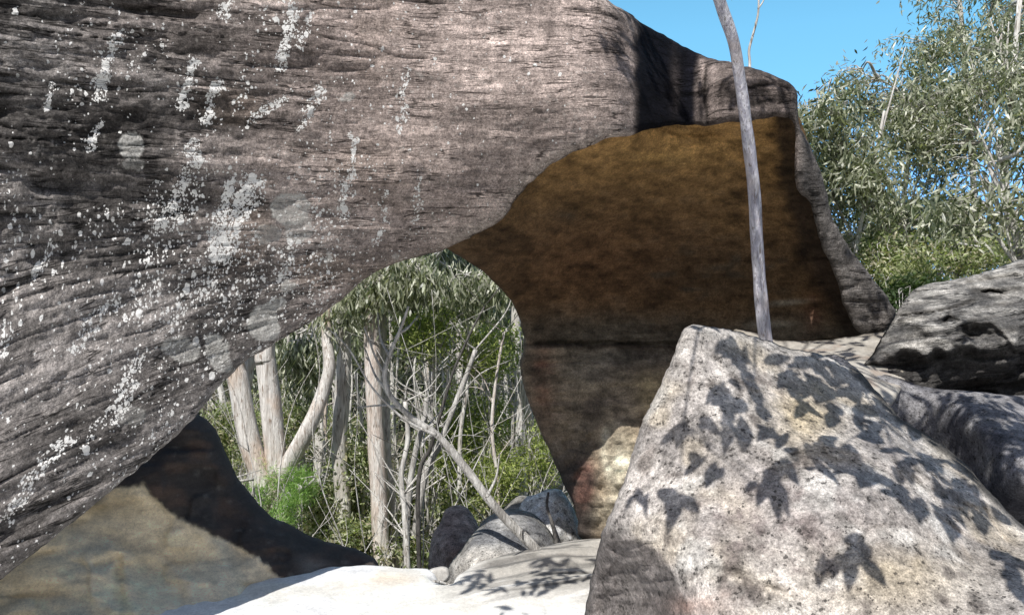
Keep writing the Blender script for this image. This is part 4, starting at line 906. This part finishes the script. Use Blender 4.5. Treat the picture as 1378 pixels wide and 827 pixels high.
# --- hanging gum foliage just beyond the arch
hang = [('gum crown hanging at the top of the opening behind the lip', [(560, 370, 70, 32, 8.9, .2), (640, 388, 50, 30, 9.2, .2), (500, 392, 55, 26, 8.8, .15), (600, 400, 80, 40, 10.8, .4)], 10.0, 420, (700, 300)), ('gum crown hanging low at the upper left of the opening', [(462, 415, 45, 26, 9.0, .15), (405, 480, 38, 45, 10.4, .4), (430, 450, 50, 50, 11.1, .5)], 10.6, 340, (430, 260)),
        ('gum crown with dark gaps at the right edge of the opening', [(680, 440, 35, 40, 11.2, .5), (620, 352, 90, 36, 11.2, .6)], 11.2, 230, (760, 300))]
for i, (lab, el, d, n, tp) in enumerate(hang):
    w = pxp([(tp[0], 620, d + 1.5), (tp[0] + 8, 420, d + 1.2), (tp[0] - 10, 260, d + .7), (tp[0] - 5, 120, d + .5)]); w = np.concatenate([[down(w[0])], w])
    make_tree('hanging_gum', lab, 'tree', [(w, .10, .04)], B_white, pxell(el), int(n * 1.25), 17, .135, .024, .6, .13, GUM, GUMW, M_leaf, 'gum trees with hanging foliage behind the arch', gap=.0, seed=i + 40, twr=.005, big=True)

# --- gum trees on the right
rt_ = [('gum with pale drooping leaves next to the outer rim of the arch', [(1100, 150, 40, 55, 9.6, .6), (1140, 240, 60, 60, 9.8, .9), (1125, 330, 40, 45, 10, .7)], [(1150, 420), (1153, 330), (1166, 270), (1180, 200), (1190, 150)], 9.8, .035, 700, .15),
       ('tall gum in the middle of the right hand trees', [(1180, 130, 55, 50, 11, .9), (1235, 190, 70, 75, 11, 1.1), (1200, 290, 65, 55, 11, 1.0), (1160, 110, 40, 30, 11, .6)], [(1188, 420), (1195, 330), (1215, 270), (1222, 200), (1215, 120)], 11, .045, 950, .15),
       ('tall gum whose dark stem pokes above the foliage at the top right', [(1290, 110, 70, 60, 12.5, 1.1), (1240, 70, 55, 30, 12.5, .8), (1330, 50, 70, 50, 12.5, 1.0), (1300, -30, 90, 50, 12.5, 1.0)], [(1310, 430), (1312, 300), (1306, 180), (1297, 60), (1290, -10), (1284, -60)], 12.5, .06, 850, .14),
       ('gum with dark dense leaves in the upper right corner', [(1350, 120, 55, 70, 10, .9), (1310, 200, 65, 50, 10, .8), (1385, 30, 50, 50, 10.5, .8), (1440, 150, 60, 110, 10, 1.0)], [(1372, 420), (1366, 320), (1352, 240), (1362, 120), (1372, 0)], 10, .07, 1000, .14),
       ('near gum with broad pale leaves at the right edge', [(1345, 235, 60, 38, 7.4, .5), (1310, 285, 55, 40, 7.4, .5), (1390, 190, 50, 60, 7.2, .6), (1420, 280, 50, 60, 7.2, .5)], [(1400, 440), (1380, 370), (1362, 300), (1348, 262), (1335, 232)], 7.4, .05, 420, .14),
       ('thin bare topped gum behind the etched boulder', [(1265, 300, 55, 45, 11.5, .9), (1320, 330, 45, 40, 11.5, .8)], [(1352, 440), (1362, 350), (1350, 300), (1336, 262), (1322, 230)], 11.5, .06, 330, .13)]
for i, (lab, el, pts, d, r, n, L) in enumerate(rt_):
    s = [stem_px(pts, d, r, r * .4)]
    w = s[0][0]
    for k in range(3):
        q = w[rng.integers(2, len(w) - 1)]; e = q + np.array([rng.uniform(-.5, .5), rng.uniform(-.3, .3), rng.uniform(.6, 1.3)])
        s.append(([q, (q + e) / 2 + [rng.uniform(-.1, .1), 0, -.08], e], r * .45, .005))
    make_tree('gum_tree', lab, 'tree', s, B_white, pxell(el), int(n * .62), 17, L * .80, .023, .48, .115, GUM, GUMW, M_leaf, 'gum trees on the right', gap=.22, gs=2.2, seed=i + 60, twr=.006, big=True)
ru = [('yellow green bush in the gap between the arch rim and the etched boulder', 1235, 385, 50, 35, 8.2, 230, [(.34, .37, .18), (.26, .30, .14), (.46, .46, .28)]), ('bush of mixed green leaves above the etched boulder', 1290, 345, 50, 35, 9.0, 240, BUSH), ('olive green bush at the foot of the arch rim', 1200, 350, 42, 40, 9.5, 240, BUSH), ('dark leafy bush low in the gap beside the arch rim', 1222, 405, 36, 24, 7.6, 190, [(.05, .085, .03), (.08, .12, .045)]),
      ('olive bush filling the gap low between the arch rim and the tall gum', 1165, 330, 40, 40, 11.8, 260, BUSH), ('olive bush low behind the middle of the right hand trees', 1260, 320, 60, 40, 12.2, 320, BUSH), ('twiggy bush behind the etched boulder near the right edge', 1350, 330, 50, 35, 9.6, 160, BUSH)]
for (lab, cx, cy, rx, ry, d, n, pal) in ru: shrub('hillside_bush', lab, cx, cy, rx, ry, d, n, 12, .075, .026, .2, pal, group='bushes behind the right hand boulders', gap=-.02)

# --- thin bare twig tree above the rim
G = Geo(); w = pxp([(1008, 110, 6.6), (1009, 85, 6.6), (1008, 68, 6.6), (1013, 48, 6.6), (1019, 25, 6.6), (1021, 5, 6.6), (1020, -30, 6.6)])
rt = tag(empty('slender_twig', w[0]), 'thin pale twig standing against the sky above the rim of the arch', 'branch')
tube(G, w, .012, .007, 6, .1, 5); tube(G, pxp([(1020, 12, 6.6), (1027, 2, 6.6), (1036, -20, 6.6)]), .007, .004, 5, 0, 4)
tube(G, pxp([(1012, 50, 6.6), (1016, 40, 6.55), (1016, 30, 6.5)]), .004, .002, 4, 0, 3); G.obj('stem', B_white, rt)

# --- undergrowth and far wood: masses nobody could count
K = Geo(); n = 3600
x = rng.uniform(-6, 7, n); y = rng.uniform(7.6, 17, n); z = ground_z(x, y)
ce = np.stack([x, y, z + rng.uniform(0, 1, n) ** 1.6 * (.4 + (y > 9) * 1.2)], -1)
ce = ce[(noise(ce * [1, 1, .3]) > -.35) & ((x < 1.0) | (y > 8.5))]
add_leaves(K, ce, 9, .065, .022, .1, .13, BUSH, None, False, .3)
tag(K.obj('undergrowth', M_leaf2, None, False), 'tangle of small leaved ground cover under the trees', 'undergrowth', None, 'stuff')
G = Geo()
for k in range(200):
    x = rng.uniform(-4.5, 1.2); y = rng.uniform(7.4, 14); z = float(ground_z(x, y)[0]); h = rng.uniform(.5, 3.0); r_ = rng.uniform(.003, .011)
    p = [np.array([x, y, z - .05])]; dr = np.array([rng.normal() * .12, rng.normal() * .12, 1.])
    for q in range(5):
        p.append(p[-1] + dr * h / 5); dr = dr + rng.normal(size=3) * [.22, .22, .0]
    tube(G, p, r_, .002, 4, 0, 3)
    for q in range(3):
        b = p[rng.integers(1, 5)]; e = rng.normal(size=3) * [.25, .2, .12] + [0, 0, .2]
        tube(G, [b, b + e * .6 + rng.normal(size=3) * .03, b + e * 1.3], r_ * .5, .0015, 3, 0, 3)
tag(G.obj('dry_twigs', B_white), 'thicket of dry pale twigs among the slim trees', 'twigs', None, 'stuff')
K = Geo(); n = 9000
az = rng.uniform(-.55, .16, n); y = rng.uniform(16, 34, n); x = az * y; z = ground_z(x, y)
ce = np.stack([x, y, z + rng.random(n) ** .8 * 6.5], -1); ce = ce[noise(ce * .55) + .4 * noise(ce * 1.7) > -.25]
add_leaves(K, ce, 12, .22, .06, .35, .28, [(.12, .15, .08), (.20, .23, .13), (.32, .34, .24), (.07, .09, .05)], None)
n = 1500; az = rng.uniform(.3, .75, n); y = rng.uniform(18, 30, n); x = az * y; z = ground_z(x, y)
ce = np.stack([x, y, z + rng.random(n) * 2.6], -1); add_leaves(K, ce, 12, .2, .06, .3, .28, [(.07, .10, .045), (.12, .15, .08)], None)
for k in range(70):
    y = rng.uniform(15, 26); x = rng.uniform(-.5, .12) * y; z = float(ground_z(x, y)[0]); h = rng.uniform(4, 8)
tag(K.obj('far_wood', M_leaf, None, False), 'distant wood of gum trees filling the gaps behind', 'wood', None, 'stuff')
for k in range(34):
    y = rng.uniform(14.5, 21); x = rng.uniform(-.36, .06) * y; z = float(ground_z(x, y)[0]); h = rng.uniform(4.5, 8); b = np.array([x, y, z - .1])
    G = Geo(); tl = rng.normal() * .3
    tube(G, [b, b + [tl * .3 + rng.normal() * .1, 0, h * .4], b + [tl, 0, h]], rng.uniform(.035, .085), .03, 7, .1, 6)
    for j in range(3):
        q = b + [tl * .5, 0, h * rng.uniform(.3, .8)]; tube(G, [q, q + [rng.normal() * .4, 0, .5], q + [rng.normal() * .8, 0, 1.2]], .02, .006, 5, 0, 4)
    o = tag(empty('distant_trunk', b), 'pale gum trunk standing far back in the wood behind the arch', 'tree', 'distant pale trunks in the wood')
    G.obj('trunk', B_white, o)

# ------------------------------------------------------------------ light, sky, camera
w = bpy.data.worlds.new('World'); scene.world = w; w.use_nodes = True
nt = w.node_tree; bg = nt.nodes['Background']
sky = nt.nodes.new('ShaderNodeTexSky'); sky.sky_type = 'NISHITA'; sky.sun_disc = False
el = math.asin(SUN[2]); sky.sun_elevation = el; sky.sun_rotation = math.atan2(SUN[0], SUN[1])
sky.air_density = 1.0; sky.dust_density = .6; sky.ozone_density = 1.0
mx = nt.nodes.new('ShaderNodeMix'); mx.data_type = 'RGBA'; mx.blend_type = 'MULTIPLY'; mx.inputs[0].default_value = 1.0
tc = nt.nodes.new('ShaderNodeTexCoord'); sp = nt.nodes.new('ShaderNodeSeparateXYZ'); nt.links.new(tc.outputs['Generated'], sp.inputs[0])
mr = nt.nodes.new('ShaderNodeMapRange'); nt.links.new(sp.outputs[1], mr.inputs[0]); mr.inputs[1].default_value = .1; mr.inputs[2].default_value = .7
tm = nt.nodes.new('ShaderNodeMix'); tm.data_type = 'RGBA'; nt.links.new(mr.outputs[0], tm.inputs[0])
tm.inputs[6].default_value = (1.38, 1.22, 1.15, 1)
mz = nt.nodes.new('ShaderNodeMapRange'); nt.links.new(sp.outputs[2], mz.inputs[0]); mz.inputs[1].default_value = .02; mz.inputs[2].default_value = .30
tz = nt.nodes.new('ShaderNodeMix'); tz.data_type = 'RGBA'; nt.links.new(mz.outputs[0], tz.inputs[0])
tz.inputs[6].default_value = (.95, 1.55, 3.4, 1); tz.inputs[7].default_value = (1.55, 2.75, 2.75, 1)
nt.links.new(tz.outputs[2], tm.inputs[7]); nt.links.new(tm.outputs[2], mx.inputs[7])
nt.links.new(sky.outputs[0], mx.inputs[6]); nt.links.new(mx.outputs[2], bg.inputs[0]); bg.inputs[1].default_value = .075
L = bpy.data.lights.new('sun', 'SUN'); L.energy = 5.0; L.angle = math.radians(.42); L.color = (1, .97, .92)
so = bpy.data.objects.new('sun', L); COL.objects.link(so)
so.rotation_euler = Vector(tuple(-SUN)).to_track_quat('-Z', 'Y').to_euler(); so.location = (-4, -8, 12)
cam = bpy.data.cameras.new('camera'); cam.sensor_width = 36; cam.lens = 36 * FPX / 1378.; cam.clip_end = 4000; cam.clip_start = .05
co = bpy.data.objects.new('camera', cam); COL.objects.link(co); co.location = (0, 0, EYE); co.rotation_euler = (math.radians(90), 0, 0)
scene.camera = co
scene.view_settings.view_transform = 'Standard'; scene.view_settings.look = 'None'; scene.view_settings.exposure = 0; scene.view_settings.gamma = 1
scene.render.engine = 'CYCLES'; scene.cycles.max_bounces = 6; scene.cycles.diffuse_bounces = 4; scene.cycles.transparent_max_bounces = 4
